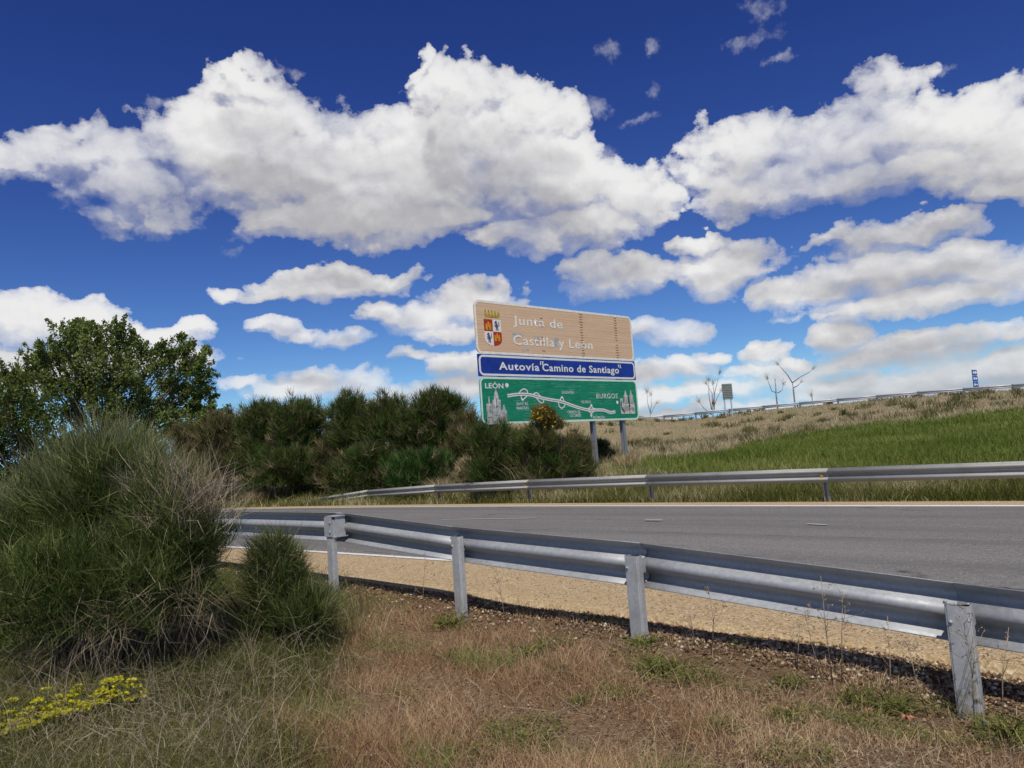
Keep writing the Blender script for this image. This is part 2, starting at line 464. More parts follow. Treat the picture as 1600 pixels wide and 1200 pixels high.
NS = 220
FAR_EDGE = catmull([(32, -12, .08), (24, -3.2, .08), (17, 4.9, .07), (8.76, 13.6, .07), (0.2, 22.6, .07), (-6, 28.3, .08), (-12.1, 33.3, .09), (-22, 39.6, .1), (-36, 46, .1), (-52, 50.5, .1), (-70, 53, .1)], NS)
NEAR_EDGE = catmull([(15, -6.2, .02), (10, -1.2, .05), (5.5, 3.4, .1), (3.0, 6.1, .16), (-.30, 9.5, .23), (-.95, 10.08, .26), (-5.1, 13.4, .33), (-10, 16.9, .36), (-16, 20.3, .36), (-26, 25, .34), (-40, 30, .3)], NS)
SH_OUT = catmull([(12, -9.0, -.02), (7.2, -1.4, .08), (3.73, 2.87, 0.165), (2.36, 4.25, .215), (0.87, 5.68, .245), (-.55, 7.22, .255), (-1.90, 8.57, .27), (-3.74, 10.38, .29), (-7.6, 14.1, .31), (-14, 18, .31), (-34, 26, .27)], NS)


def nrm2(pl):
    t = np.gradient(pl[:, :2], axis=0); t = unit(t); return np.stack([t[:, 1], -t[:, 0]], 1)   # to the far side when walking left


SH_OUT[:, :2] += nrm2(SH_OUT) * 0.27
near_ctrl = [(q[0], q[1], q[2] - 0.035) for q in SH_OUT[::14]] + [REL(P(993, 1000, 5.4)), REL(P(1507, 1112, 3.96)), REL(P(714, 965, 6.95)), REL(P(520, 928, 8.25)),
    REL(P(1500, 1195, 3.2)), REL(P(800, 1195, 3.6)), REL(P(100, 1195, 4.0)), REL(P(190, 1045, 6.4)), REL(P(450, 1005, 6.6)), REL(P(20, 1050, 6.6)), REL(P(1150, 1080, 4.3)),
    (0, 0, .05), (4, 0, -.05), (-4, 0, .1), (-6, 5, .08), (-9, 9, .15), (-12, 6, .1), (0, -8, 0), (-12, -4, 0), (-25, 15, .1), (-30, -10, 0), (8, -14, -.1)]
ZN = RBF(near_ctrl, 0.8)
far_ctrl = [(q[0] + n[0] * s, q[1] + n[1] * s, q[2] + dz) for q, n in zip(FAR_EDGE[::10], nrm2(FAR_EDGE)[::10]) for s, dz in ((0, 0), (1.2, -.03), (2.6, -.10))]
far_ctrl += [REL(P(*a)) for a in [(972, 724, 31), (1010, 722, 34), (1050, 722, 42), (1180, 690, 46), (1300, 672, 50), (1450, 655, 47), (1600, 641, 45), (1600, 700, 24), (1600, 675, 32), (1450, 705, 25.5),
    (1300, 708, 27), (1300, 690, 37), (1150, 712, 33), (900, 738, 30), (785, 752, 29), (640, 758, 34), (500, 766, 37), (400, 774, 41), (300, 772, 46), (150, 762, 54), (0, 768, 62), (850, 706, 48), (700, 715, 55), (550, 728, 62), (350, 745, 75),
    (1100, 690, 70), (1300, 655, 66), (1500, 632, 60), (1600, 625, 58), (900, 690, 80),
    (850, 672, 108)]]
_emb = [P(1750, 601, 63), P(1600, 612.5, 70), P(1450, 622.5, 77), P(1300, 634.5, 85), P(1150, 648, 92.5), P(1000, 662, 100), P(850, 674, 108), P(700, 686, 116)]
_en = unit(np.array([_emb[1][1] - _emb[5][1], _emb[5][0] - _emb[1][0]])); _en = _en if _en[1] > 0 else -_en
for q in _emb:
    far_ctrl += [(q[0], q[1], q[2] + .08)]
    far_ctrl += [(q[0] + _en[0] * 11, q[1] + _en[1] * 11, q[2] + .1), (q[0] + _en[0] * 26, q[1] + _en[1] * 26, 0.5)]
far_ctrl += [(-60, 80, 0), (-30, 110, -.3), (10, 150, -.5), (60, 140, -.5), (110, 110, -.5), (110, 40, 2.0), (80, 20, 1.5), (-90, 60, 0)]
ZF = RBF(far_ctrl, 2.0)


def grid_mesh(name, rows, attrs=None):
    """rows: list of (N x 3) point rows"""
    R = np.array(rows); r, n, _ = R.shape; idx = np.arange(r * n).reshape(r, n)
    q = np.stack([idx[:-1, :-1], idx[:-1, 1:], idx[1:, 1:], idx[1:, :-1]], -1).reshape(-1, 4)
    return raw_mesh(name, R.reshape(-1, 3), q.ravel(), np.arange(len(q)) * 4, attrs, True)


def off(pl, s, dz=0):
    n = nrm2(pl); return np.c_[pl[:, :2] + n * s, pl[:, 2] + dz]


# --- materials of the ground
m, T, o = new_mat('asphalt'); pos = T.n('ShaderNodeNewGeometry').outputs['Position']
vo = T.n('ShaderNodeTexVoronoi'); T.link(pos, vo.inputs['Vector']); vo.inputs['Scale'].default_value = 62
n1_ = T.noise(pos, 95, 4, 0.7); n2_ = T.noise(pos, 0.7, 5, 0.6); n3_ = T.noise(pos, 9, 5, 0.65)
stone = T.m('MULTIPLY_ADD', vo.outputs['Color'], 0.65, T.m('MULTIPLY', n1_.outputs['Fac'], 0.5))
c = T.ramp(stone, [(0.2, (0.075, 0.071, 0.065)), (0.5, (0.172, 0.163, 0.150)), (0.72, (0.24, 0.228, 0.21)), (0.95, (0.42, 0.40, 0.37))])
c = T.mix(T.step(n2_.outputs['Fac'], 0.35, 0.7, 0, 0.35), c, C4((0.205, 0.195, 0.18)))
c = T.mix(T.step(n3_.outputs['Fac'], 0.3, 0.7, 0, 0.28), c, C4((0.122, 0.116, 0.106)))
mpA = T.n('ShaderNodeMapping'); mpA.inputs['Rotation'].default_value = (0, 0, math.radians(45)); mpA.inputs['Scale'].default_value = (1, 1, 1); T.link(pos, mpA.inputs[0])
mpB = T.n('ShaderNodeMapping'); mpB.inputs['Scale'].default_value = (0.045, 0.9, 1); T.link(mpA.outputs[0], mpB.inputs[0])
tr = T.noise(mpB.outputs[0], 1.0, 4, 0.6)
c = T.mix(T.step(tr.outputs['Fac'], 0.45, 0.62, 0, 0.38), c, C4((0.10, 0.096, 0.09)))
c = T.mix(T.step(tr.outputs['Fac'], 0.42, 0.3, 0, 0.30), c, C4((0.25, 0.238, 0.222)))
mpC = T.n('ShaderNodeMapping'); mpC.inputs['Scale'].default_value = (0.10, 0.55, 1); T.link(T.v('ADD', mpA.outputs[0], T.v('MULTIPLY', n3_.outputs['Color'], (0.5, 0.12, 0))), mpC.inputs[0])
ck = T.n('ShaderNodeTexVoronoi', feature='DISTANCE_TO_EDGE'); T.link(mpC.outputs[0], ck.inputs['Vector']); ck.inputs['Scale'].default_value = 1.0
c = T.mix(T.m('MULTIPLY', T.step(ck.outputs['Distance'], 0.012, 0.004), T.step(n2_.outputs['Fac'], 0.48, 0.6)), c, C4((0.05, 0.048, 0.045)))
principled(T, o, c, 0.85, 0, 0.3, bump(T, stone, 0.7, 0.006)); MAT['asphalt'] = m

m, T, o = new_mat('road_paint'); pos = T.n('ShaderNodeNewGeometry').outputs['Position']
n1_ = T.noise(pos, 30, 6, 0.7); n2_ = T.noise(pos, 3, 4, 0.6)
k = T.m('MULTIPLY', T.step(n1_.outputs['Fac'], 0.52, 0.66), T.step(n2_.outputs['Fac'], 0.35, 0.65, 0.25, 1.0))
principled(T, o, T.mix(k, C4((0.78, 0.77, 0.74)), C4((0.2, 0.19, 0.18))), 0.7, 0, 0.3); MAT['paint'] = m
MAT['worn_paint'] = flat_mat('worn_road_paint', (0.52, 0.505, 0.47), 0.8, 0.3, 25)

m, T, o = new_mat('tan_gravel'); pos = T.n('ShaderNodeNewGeometry').outputs['Position']
vo = T.n('ShaderNodeTexVoronoi'); T.link(pos, vo.inputs['Vector']); vo.inputs['Scale'].default_value = 48
n1_ = T.noise(pos, 70, 5, 0.7); n2_ = T.noise(pos, 1.6, 5, 0.6)
st_ = T.m('MULTIPLY_ADD', vo.outputs['Color'], 0.7, T.m('MULTIPLY', n1_.outputs['Fac'], 0.4))
c = T.ramp(st_, [(0.15, (0.22, 0.15, 0.075)), (0.45, (0.42, 0.305, 0.168)), (0.7, (0.51, 0.385, 0.232)), (0.95, (0.70, 0.61, 0.43))])
c = T.mix(T.step(n2_.outputs['Fac'], 0.4, 0.7, 0, 0.3), c, C4((0.42, 0.30, 0.155)))
principled(T, o, c, 0.9, 0, 0.2, bump(T, vo.outputs['Distance'], 0.8, 0.01)); MAT['gravel'] = m

m, T, o = new_mat('verge_soil'); pos = T.n('ShaderNodeNewGeometry').outputs['Position']
n1_ = T.noise(pos, 40, 8, 0.7); n2_ = T.noise(pos, 2.2, 6, 0.62); n3_ = T.noise(pos, 0.8, 4, 0.55)
c = T.ramp(n1_.outputs['Fac'], [(0.25, (0.13, 0.078, 0.042)), (0.5, (0.31, 0.20, 0.11)), (0.75, (0.50, 0.355, 0.215))])
a_ = T.n('ShaderNodeAttribute'); a_.attribute_name = 'green'
c = T.mix(T.m('MULTIPLY', a_.outputs['Fac'], T.step(n2_.outputs['Fac'], 0.3, 0.6, 0.5, 1.0)), c, T.ramp(n1_.outputs['Fac'], [(0.3, (0.035, 0.04, 0.02)), (0.7, (0.11, 0.105, 0.055))]))
b_ = T.n('ShaderNodeAttribute'); b_.attribute_name = 'stony_shade'  # stony edge soil, its colour also darkened to deepen the rail shadow there
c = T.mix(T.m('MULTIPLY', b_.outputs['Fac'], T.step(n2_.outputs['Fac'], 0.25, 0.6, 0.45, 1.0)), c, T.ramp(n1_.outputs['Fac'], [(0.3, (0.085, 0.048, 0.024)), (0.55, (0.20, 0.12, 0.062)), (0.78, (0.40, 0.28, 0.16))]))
principled(T, o, c, 0.95, 0, 0.1, bump(T, n1_.outputs['Fac'], 1.0, 0.04)); MAT['soil'] = m

m, T, o = new_mat('far_ground'); pos = T.n('ShaderNodeNewGeometry').outputs['Position']
n1_ = T.noise(pos, 3.0, 8, 0.7); n2_ = T.noise(pos, 0.25, 5, 0.6)
a_ = T.n('ShaderNodeAttribute'); a_.attribute_name = 'field'
dry = T.ramp(n1_.outputs['Fac'], [(0.25, (0.17, 0.13, 0.07)), (0.5, (0.28, 0.22, 0.13)), (0.75, (0.40, 0.33, 0.21))])
dry = T.mix(T.step(n2_.outputs['Fac'], 0.42, 0.62, 0, 0.55), dry, C4((0.21, 0.20, 0.095)))
grn = T.ramp(n1_.outputs['Fac'], [(0.3, (0.115, 0.135, 0.03)), (0.6, (0.19, 0.205, 0.06))])
principled(T, o, T.mix(T.step(a_.outputs['Fac'], 0.35, 0.65), dry, grn), 0.95, 0, 0.1, bump(T, n1_.outputs['Fac'], 0.6, 0.1)); MAT['far_ground'] = m

m, T, o = new_mat('plain_ground'); pos = T.n('ShaderNodeNewGeometry').outputs['Position']
n1_ = T.noise(pos, 0.02, 6, 0.6)
principled(T, o, T.ramp(n1_.outputs['Fac'], [(0.35, (0.09, 0.11, 0.03)), (0.5, (0.22, 0.17, 0.09)), (0.65, (0.12, 0.12, 0.045))]), 0.95, 0, 0.1); MAT['plain'] = m


def is_green(xy):
    """where the verge grass is still green (the hollow on the left), with a ragged border"""
    x, y = xy[:, 0], xy[:, 1]
    edge = -1.33 + 0.10 * (y - 4) * -1.0
    return 1 / (1 + np.exp((x - edge + 0.10 * np.sin(y * 3.1) + 0.08 * np.sin(y * 7.3 + x * 5)) / 0.10))


# field border (green cereal below, dry bank above), world xy, left to right
FB = np.array([REL(P(*a))[:2] for a in [(985, 727, 32.0), (1050, 722, 42), (1180, 690, 46), (1300, 672, 50), (1450, 655, 47), (1600, 641, 45), (1750, 630, 43), (2100, 610, 38)]])


FBA = np.arctan2(FB[:, 0], FB[:, 1]); FBR = np.hypot(FB[:, 0], FB[:, 1])


def field_mask(xy):
    """metres inside the cereal field (negative outside)"""
    xy = np.asarray(xy); a = np.arctan2(xy[:, 0], xy[:, 1]); r = np.hypot(xy[:, 0], xy[:, 1])
    rb = np.interp(a, FBA, FBR) + 1.1 * np.sin(a * 47) + 0.7 * np.sin(a * 131 + 1) - 0.8
    v = np.minimum(rb - r, (a - FBA[0]) * 40 + 0.8 * np.sin(r * 1.3))
    de = np.full(len(xy), 1e9)
    for q in FAR_EDGE[::3]: de = np.minimum(de, np.hypot(xy[:, 0] - q[0], xy[:, 1] - q[1]))
    return np.minimum(v, de - 4.2)


# verge sheet
rows = []
for s in list(np.linspace(0, 1.0, 9)) + list(np.linspace(1.2, 9, 40)) + [11, 14, 18, 24, 32]:
    q = off(SH_OUT, -s); q[:, 2] = ZN(q[:, :2])
    q[:, 2] += rng.normal(0, 0.008 if 0 < s < 9 else 0, len(q)) - 0.01 * (s > 0)
    rows.append(q)
vx = np.array(rows)
flat = vx.reshape(-1, 3)[:, :2]
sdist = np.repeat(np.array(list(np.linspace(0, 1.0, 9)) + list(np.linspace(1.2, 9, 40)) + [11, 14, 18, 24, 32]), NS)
verge = link('verge', grid_mesh('verge', rows, {'green': is_green(flat), 'stony_shade': np.exp(-(sdist / 0.8) ** 2) * (1 - is_green(flat))}), MAT['soil'], None, 'structure')
# near gravel shoulder, road, lines
sh_rows = [SH_OUT * (1 - t) + off(NEAR_EDGE, -0.02, 0) * t for t in np.linspace(0, 1, 9)]
# a small lip where the gravel ends
lip = off(SH_OUT, -0.03, -0.09)
link('gravel_shoulder', grid_mesh('gravel_shoulder', [lip] + sh_rows), MAT['gravel'], None, 'structure')
link('road', grid_mesh('road', [NEAR_EDGE * (1 - t) + FAR_EDGE * t for t in np.linspace(0, 1, 14)]), MAT['asphalt'], None, 'structure')


def across(s0, s1, k):
    """points on the road at a share t of its width, raised a little"""
    pass


def road_at(t): return NEAR_EDGE * (1 - t) + FAR_EDGE * t


Wd = np.linalg.norm(FAR_EDGE[:, :2] - NEAR_EDGE[:, :2], axis=1)[:, None]
def line_rows(a, b, lift=0.005, from_far=False):
    rr = []
    for s in np.linspace(a, b, 3):
        t = s / Wd; t = 1 - t if from_far else t
        q = NEAR_EDGE * (1 - t) + FAR_EDGE * t; q[:, 2] += lift; rr.append(q)
    return rr
link('edge_line', grid_mesh('edge_line', line_rows(-0.10, 0.17)), MAT['paint'], None, 'structure')
link('edge_line', grid_mesh('edge_line', line_rows(-0.02, 0.25, 0.005, True)), MAT['paint'], None, 'structure')
# broken lane line: painted dashes of the far lane
LANE = []
for (x0, y0, d0), (x1, y1, d1) in (((690, 811, 18.3), (838, 812, 17.0)), ((1008, 816.0, 14.75), (1034, 816.8, 14.45)), ((1262, 821.2, 12.4), (1292, 821.9, 12.1)), ((500, 806, 21.5), (560, 807, 20.4))):
    LANE.append((P(x0, y0, d0)[:2], P(x1, y1, d1)[:2]))
road_ctrl = RBF([tuple(q) for q in np.vstack([road_at(t)[40:180:5] for t in (0, .25, .5, .75, 1)])], 0.5)
for a, b in LANE:
    d = unit(b - a); n = np.array([-d[1], d[0]]) * 0.05
    mb = MB(); k = 8; top = [a + (b - a) * i / k for i in range(k + 1)]
    rowsL = [np.c_[np.array([q + s * n for q in top]), road_ctrl(np.array([q + s * n for q in top])) + 0.008] for s in (-1, 1)]
    link('lane_dash', grid_mesh('lane_dash', rowsL), MAT['worn_paint'], None, 'structure')
# far shoulder strip and far terrain
n_far = nrm2(FAR_EDGE)
fs = [FAR_EDGE.copy()] + [off(FAR_EDGE, s, 0.004) for s in (0.3, 0.8)]
link('gravel_shoulder', grid_mesh('gravel_shoulder', fs), MAT['gravel'], None, 'structure')
rows = []; dirn = unit(n_far * 0.35 + np.array([0.66, 0.75]))
S_ = [0.8, 1.2, 1.6, 2, 2.6, 3.2, 4, 5, 6] + list(np.linspace(7.5, 60, 40)) + list(np.linspace(63, 130, 30))
for s in S_:
    w = min(1, s / 8); dd = unit(n_far * (1 - w) + dirn * w)
    q = np.c_[FAR_EDGE[:, :2] + dd * s, FAR_EDGE[:, 2]]
    q[:, 2] = (FAR_EDGE[:, 2] + 0.002) if s == 0.8 else ZF(q[:, :2])
    rows.append(q)
fl = np.array(rows).reshape(-1, 3)[:, :2]
link('field_bank', grid_mesh('field_bank', rows, {'field': np.clip(0.5 + field_mask(fl) * 0.5, 0, 1)}), MAT['far_ground'], None, 'structure')
mb = MB(); mb.add([(math.cos(a) * 4000, math.sin(a) * 4000, -2.0) for a in np.linspace(0, 2 * math.pi, 49)[:-1]], [tuple(range(48))])
mb.build('plain', MAT['plain'], None, 'structure')

# ------------------------------------------------------------------ guardrails
WPROF = [(0.156, 0.004), (0.150, 0.007), (0.134, 0.022), (0.112, 0.066), (0.098, 0.080), (0.085, 0.083), (0.072, 0.080), (0.058, 0.066), (0.036, 0.022), (0.022, 0.006), (0.010, 0.001), (0.0, 0.0)]
WPROF = WPROF + [(-v, n) for v, n in WPROF[::-1][1:]]


def w_beam(p0, p1, t0, t1, side, thick=0.003, nudge=0.0, sub=4):
    """corrugated beam from p0 to p1 (centre line); side = unit vector towards the traffic; t0,t1 = end section tilt"""
    mb = MB(); p0, p1 = np.array(p0), np.array(p1); secs = []
    for k in range(sub + 1):
        q = p0 + (p1 - p0) * k / sub; u = t0 * (1 - k / sub) + t1 * k / sub
        u3 = np.array([u[0], u[1], 0]); up = np.array([0, 0, 1.0])
        outer = [q + up * v + u3 * (n + nudge) for v, n in WPROF]
        inner = [q + up * v + u3 * (n + nudge - thick) for v, n in WPROF[::-1]]
        secs.append(outer + inner)
    mb.sweep(secs, True, True, True)
    return mb


def c_post(mb, base, top, along, side, w=0.12, d=0.055, lip=0.025, t=0.005):
    """cold formed C post: web towards the traffic side, flanges, lips; closed thin section"""
    a, s = np.array([*along, 0]), np.array([*side, 0])
    ch = 0.014
    o_ = [(-w / 2, ch - d), (ch - w / 2, -d), (w / 2 - ch, -d), (w / 2, ch - d), (w / 2, 0), (w / 2 - lip, 0), (w / 2 - lip, -t), (w / 2 - t, -t), (w / 2 - t, -d + t), (-w / 2 + t, -d + t), (-w / 2 + t, -t), (-w / 2 + lip, -t), (-w / 2 + lip, 0), (-w / 2, 0)]
    o_ = o_[::-1]
    sec = lambda z: [np.array([*base[:2], z]) + a * u + s * v for u, v in o_]
    mb.sweep([sec(base[2]), sec(top)], True, False, True)


def bolt(c, ax, r=0.014, h=0.012, mat=None, parent=None):
    mb = MB(); c = np.array(c, float); ax = np.array(ax, float)
    mb.tube([c, c + ax * h], r, 6); return mb.build('bolt', MAT['bolt'], parent)


# near rail: line of the beam's top edge seen from behind
tops = [P(362, 799, 10.2), P(530, 801, 8.4), P(708, 823, 7.05), P(988, 847, 5.5), P(1495, 911, 4.06)]
tops = [tops[0] + 2 * (tops[0] - tops[1]) * np.array([1, 1, .2]), tops[0] + (tops[0] - tops[1]) * np.array([1, 1, .3])] + tops + [tops[-1] + (tops[-1] - tops[-2]) * np.array([1, 1, .9]), tops[-1] + 2 * (tops[-1] - tops[-2]) * np.array([1, 1, .9])]
near_rail = empty('guardrail', (tops[5][0], tops[5][1], 0.1), 'near galvanised steel guardrail seen from behind, crossing above the brown dry verge', 'guardrail')
ctr = [t - np.array([0, 0, 0.156]) for t in tops]
tan = []
for i in range(len(ctr)):
    t = ctr[min(i + 1, len(ctr) - 1)][:2] - ctr[max(i - 1, 0)][:2]; t = t / np.linalg.norm(t); tan.append(np.array([-t[1], t[0]]))   # to the road
for i in range(len(ctr) - 1):
    d = unit(ctr[i + 1] - ctr[i]); lap = 0.06
    a = ctr[i] - d * 0.02; b = ctr[i + 1] + d * lap
    tm = unit(np.array([-d[1], d[0]])); w_beam(a, b, tm, tm, None, nudge=0.004 * (i % 2)).build('rail_beam', MAT['steel'], near_rail)
for i in range(1, len(ctr) - 1):
    d3 = unit(ctr[i + 1] - ctr[i]); n3 = np.array([*tan[i], 0])
    for du in (-0.075, 0.035):
        for v in (0.045, -0.045, -0.146):
            bolt(ctr[i] + d3 * du + np.array([0, 0, v]) + n3 * (0.030 if abs(v) < .1 else 0.0), -n3, 0.009, 0.012 if abs(v) < .1 else 0.008, parent=near_rail)
post_pix = {3: (516, 812, 8.3), 4: (713, 838, 6.95), 5: (988, 868, 5.4), 6: (1496, 945, 3.96)}
for i in range(1, len(ctr) - 1):
    s = tan[i]; al = np.array([s[1], -s[0]])
    if i in post_pix: tp = P(*post_pix[i]); xy = tp[:2]; zt = tp[2]
    else: xy = ctr[i][:2] - s * 0.13 + np.array([-.7, .7]) * (0.75 if i == 2 else 0); zt = ctr[i][2] + 0.075
    zb = ZN([xy])[0] - 0.15
    mb = MB()
    # closed back towards the verge, opening to the road
    c_post(mb, np.array([*(xy + s * 0.03), zb]), zt, al, s)
    pst = mb.build('post', MAT['post'], near_rail)
    s3 = np.array([*s, 0]); a3 = np.array([*al, 0]); c0 = np.array([*xy, zt])
    bolt(c0 - s3 * 0.025 - a3 * 0.034 + np.array([0, 0, -0.085]), -s3, 0.010, 0.008, parent=pst)
    # spacer between post and beam
    mb = MB(); gap = float((ctr[i][:2] - xy) @ s)
    if i == 3:
        z0 = ctr[i][2] + 0.03
        mb.box(c0 + s3 * 0.075 + np.array([0, 0, -0.075]) + a3 * 0.066, a3 * 0.004, s3 * 0.065, np.array([0, 0, .105]))
        mb.box(c0 + s3 * 0.075 + np.array([0, 0, -0.075]) - a3 * 0.066, a3 * 0.004, s3 * 0.065, np.array([0, 0, .105]))
        mb.box(c0 + s3 * 0.075 + np.array([0, 0, 0.034]), a3 * 0.085, s3 * 0.085, np.array([0, 0, .004]))
        mb.box(c0 + s3 * 0.075 + np.array([0, 0, -0.186]), a3 * 0.085, s3 * 0.085, np.array([0, 0, .004]))
        mb.box(c0 - s3 * 0.032 + np.array([0, 0, -0.075]), a3 * 0.07, s3 * 0.004, np.array([0, 0, .104]))
        spc = mb.build('spacer', MAT['post'], near_rail)
        for zz in (-.03, -.13): bolt(c0 - s3 * 0.036 + a3 * 0.045 + np.array([0, 0, zz]), -s3, 0.011, 0.012, parent=spc)
    else:
        cz_ = np.array([*(xy + s * (gap + 0.03) / 2), ctr[i][2]])
        for q in (-1, 1): mb.box(cz_ + a3 * 0.045 * q, a3 * 0.003, s3 * max(0.02, (gap - 0.03) / 2), np.array([0, 0, .05]))
        mb.box(cz_ - s3 * (gap - 0.03) / 2, a3 * 0.048, s3 * 0.003, np.array([0, 0, .05]))
        mb.build('spacer', MAT['steel'], near_rail)

# far rail, with its end turned down to the ground
d_far = unit(np.array([-0.66, 0.75])); s_far = np.array([-d_far[1], d_far[0]]); s_far = -s_far if s_far @ np.array([0, -1]) < 0 else s_far   # to the road
s_far = unit(np.array([-0.75, -0.66]))
B0 = P(825, 787, 24.3)
def far_pt(k): return B0[:2] + np.array([0.66, -0.75]) * 4.92 * k
far_rail = empty('guardrail', (*far_pt(0), 0.0), 'far guardrail on the opposite road edge with its left end sloping into the ground', 'guardrail')
px_top = {-2: 766, -1: 757, 0: 749.5, 1: 741.5, 2: 732.0}
def far_top(k): 
    if k in px_top:
        x = {-2: 568, -1: 682, 0: 825, 1: 1012, 2: 1278}[k]; xy = far_pt(k); d = float((np.array([*xy, 0.7]) - CAM) @ _f); return np.array([*xy, P(x, px_top[k], d)[2]])
    xy = far_pt(k); return np.array([*xy, far_top(2)[2] + (k - 2) * 0.0])
ks = list(range(-2, 7))
ft = {k: far_top(k) for k in ks}
for k in ks[:-1]:
    c0, c1 = ft[k] - (0, 0, .156), ft[k + 1] - (0, 0, .156)
    d = unit(c1 - c0)
    w_beam(c0 - d * 0.02, c1 + d * 0.15, s_far, s_far, None, nudge=0.03 + 0.004 * (k % 2), sub=1).build('rail_beam', MAT['old_steel'], far_rail)
e0 = ft[-2] - (0, 0, .156); e1 = P(486, 785, 34.5)
w_beam(e1, e0 + unit(e0 - e1) * 0.1, s_far, s_far, None, nudge=0.034, sub=2).build('end_ramp', MAT['old_steel'], far_rail)
for k in ks:
    xy = far_pt(k) - s_far * 0.05; mb = MB()
    c_post(mb, np.array([*xy, ZF([xy])[0] - 0.2]), ft[k][2] - 0.06, np.array([s_far[1], -s_far[0]]), s_far)
    mb.build('post', MAT['old_steel'], far_rail)
    if k % 2 == 0:
        q = ft[k] - (0, 0, .156); r3 = np.array([*s_far, 0]); a3 = np.array([*d_far, 0]); mb = MB()
        mb.box(q + r3 * 0.06, r3 * 0.022, a3 * 0.035, np.array([0, 0, .035])); mb.build('reflector', MAT['amber'], far_rail)

# rails along the top of the embankment
emb = [np.array(q) for q in _emb]
def polyat(pl, s):
    for a, b in zip(pl[:-1], pl[1:]):
        L = np.linalg.norm(b - a)
        if s <= L: return a + (b - a) * s / L
        s -= L
    return pl[-1]
LT = sum(np.linalg.norm(b - a) for a, b in zip(emb[:-1], emb[1:]))
for shift, nm, lb in ((0.0, 'guardrail', 'distant guardrail running along the crest of the dry grass embankment'), (9.0, 'guardrail', 'farther guardrail just showing behind the one on the embankment crest')):
    er = empty(nm, emb[2] + np.array([*_en, 0]) * shift, lb, 'guardrail')
    nseg = int(LT / 4.1); sd = -_en if shift == 0 else -_en
    lift = 0.0 if shift == 0 else 0.32
    pts = [polyat(emb, i * LT / nseg) + np.array([*_en, 0]) * shift + np.array([0, 0, lift]) for i in range(nseg + 1)]
    for i in range(nseg):
        for zz in ((0.62,) if shift else (0.62,)):
            d = unit(pts[i + 1] - pts[i])
            w_beam(pts[i] + (0, 0, zz), pts[i + 1] + (0, 0, zz) + d * 0.1, sd, sd, None, thick=0.006, nudge=0.03 + 0.01 * (i % 2), sub=1).build('rail_beam', MAT['far_steel'], er)
    for i in range(nseg + 1):
        mb = MB(); xy = pts[i][:2] - sd * 0.02
        zt = pts[i][2] + (0.80 if shift == 0 else 0.72)
        mb.box(np.array([*xy, (zt + pts[i][2] - 1.0) / 2]), np.array([*d_far, 0]) * 0.07, np.array([*s_far, 0]) * 0.06, np.array([0, 0, (zt - pts[i][2] + 1.0) / 2])); mb.build('post', MAT['dark_steel'], er)

# ------------------------------------------------------------------ the big road sign
SL, SR = P(752, 661, 27.0), P(999, 659, 33.0)
SW = float(np.linalg.norm(SR[:2] - SL[:2])); ZB, ZT = 0.5 * (SL[2] + SR[2]) + 0.02, 7.20
SH = ZT - ZB
eu = np.array([*unit(SR[:2] - SL[:2]), 0]); ez = np.array([0, 0, 1.0]); en_ = np.cross(eu, ez)      # en_ faces the road
S0 = np.array([SL[0], SL[1], ZB])


def S(u, v, n=0.0): return S0 + eu * (u * SW) + ez * (v * SH) + en_ * n


sign = empty('motorway_sign', S(0.5, -0.5), 'large three panel motorway sign, tan over blue over green, standing beyond the road', 'road sign')

m, T, o = new_mat('tan_panel'); tcn = T.n('ShaderNodeNewGeometry').outputs['Position']
sp = T.n('ShaderNodeSeparateXYZ'); T.link(tcn, sp.inputs[0])
mp = T.n('ShaderNodeMapping'); mp.inputs['Scale'].default_value = (0.5, 0.5, 9); T.link(tcn, mp.inputs[0])
na = T.noise(mp.outputs[0], 1.2, 6, 0.65); nb = T.noise(tcn, 1.1, 4, 0.6)
c = T.ramp(na.outputs['Fac'], [(0.25, (0.64, 0.42, 0.27)), (0.5, (0.70, 0.48, 0.315)), (0.75, (0.74, 0.53, 0.36))])
c = T.mix(T.step(nb.outputs['Fac'], 0.5, 0.75, 0, 0.35), c, C4((0.70, 0.42, 0.28)))
principled(T, o, c, 0.6, 0, 0.2); MAT['tan'] = m
MAT['blue'] = flat_mat('blue_film', (0.012, 0.045, 0.32), 0.45, 0.15, 2)
m, T, o = new_mat('green_panel'); tcn = T.n('ShaderNodeNewGeometry').outputs['Position']
mp = T.n('ShaderNodeMapping'); mp.inputs['Scale'].default_value = (0.9, 0.9, 14); T.link(tcn, mp.inputs[0])
na = T.noise(mp.outputs[0], 1.6, 6, 0.7); nb = T.noise(tcn, 2.2, 4, 0.6)
c = T.ramp(na.outputs['Fac'], [(0.3, (0.004, 0.17, 0.09)), (0.55, (0.012, 0.25, 0.135)), (0.78, (0.07, 0.36, 0.22))])
c = T.mix(T.step(nb.outputs['Fac'], 0.5, 0.75, 0, 0.3), c, C4((0.004, 0.15, 0.08)))
principled(T, o, c, 0.5, 0, 0.25); MAT['green'] = m
MAT['pale_green'] = flat_mat('faded_border', (0.62, 0.80, 0.68), 0.5, 0.08, 9)
MAT['streak'] = flat_mat('faded_green', (0.14, 0.46, 0.31), 0.6, 0.3, 6)
MAT['dim_white'] = flat_mat('worn_lettering', (0.68, 0.76, 0.68), 0.5, 0.25, 12)
MAT['red'] = flat_mat('shield_red', (0.46, 0.04, 0.02), 0.5, 0.2, 9)
MAT['gold'] = flat_mat('shield_gold', (0.72, 0.33, 0.015), 0.5, 0.2, 9)
MAT['crown_gold'] = flat_mat('crown_gold', (0.55, 0.40, 0.04), 0.5, 0.3, 9)
MAT['purple'] = flat_mat('lion_purple', (0.14, 0.09, 0.16), 0.6, 0.3, 9)
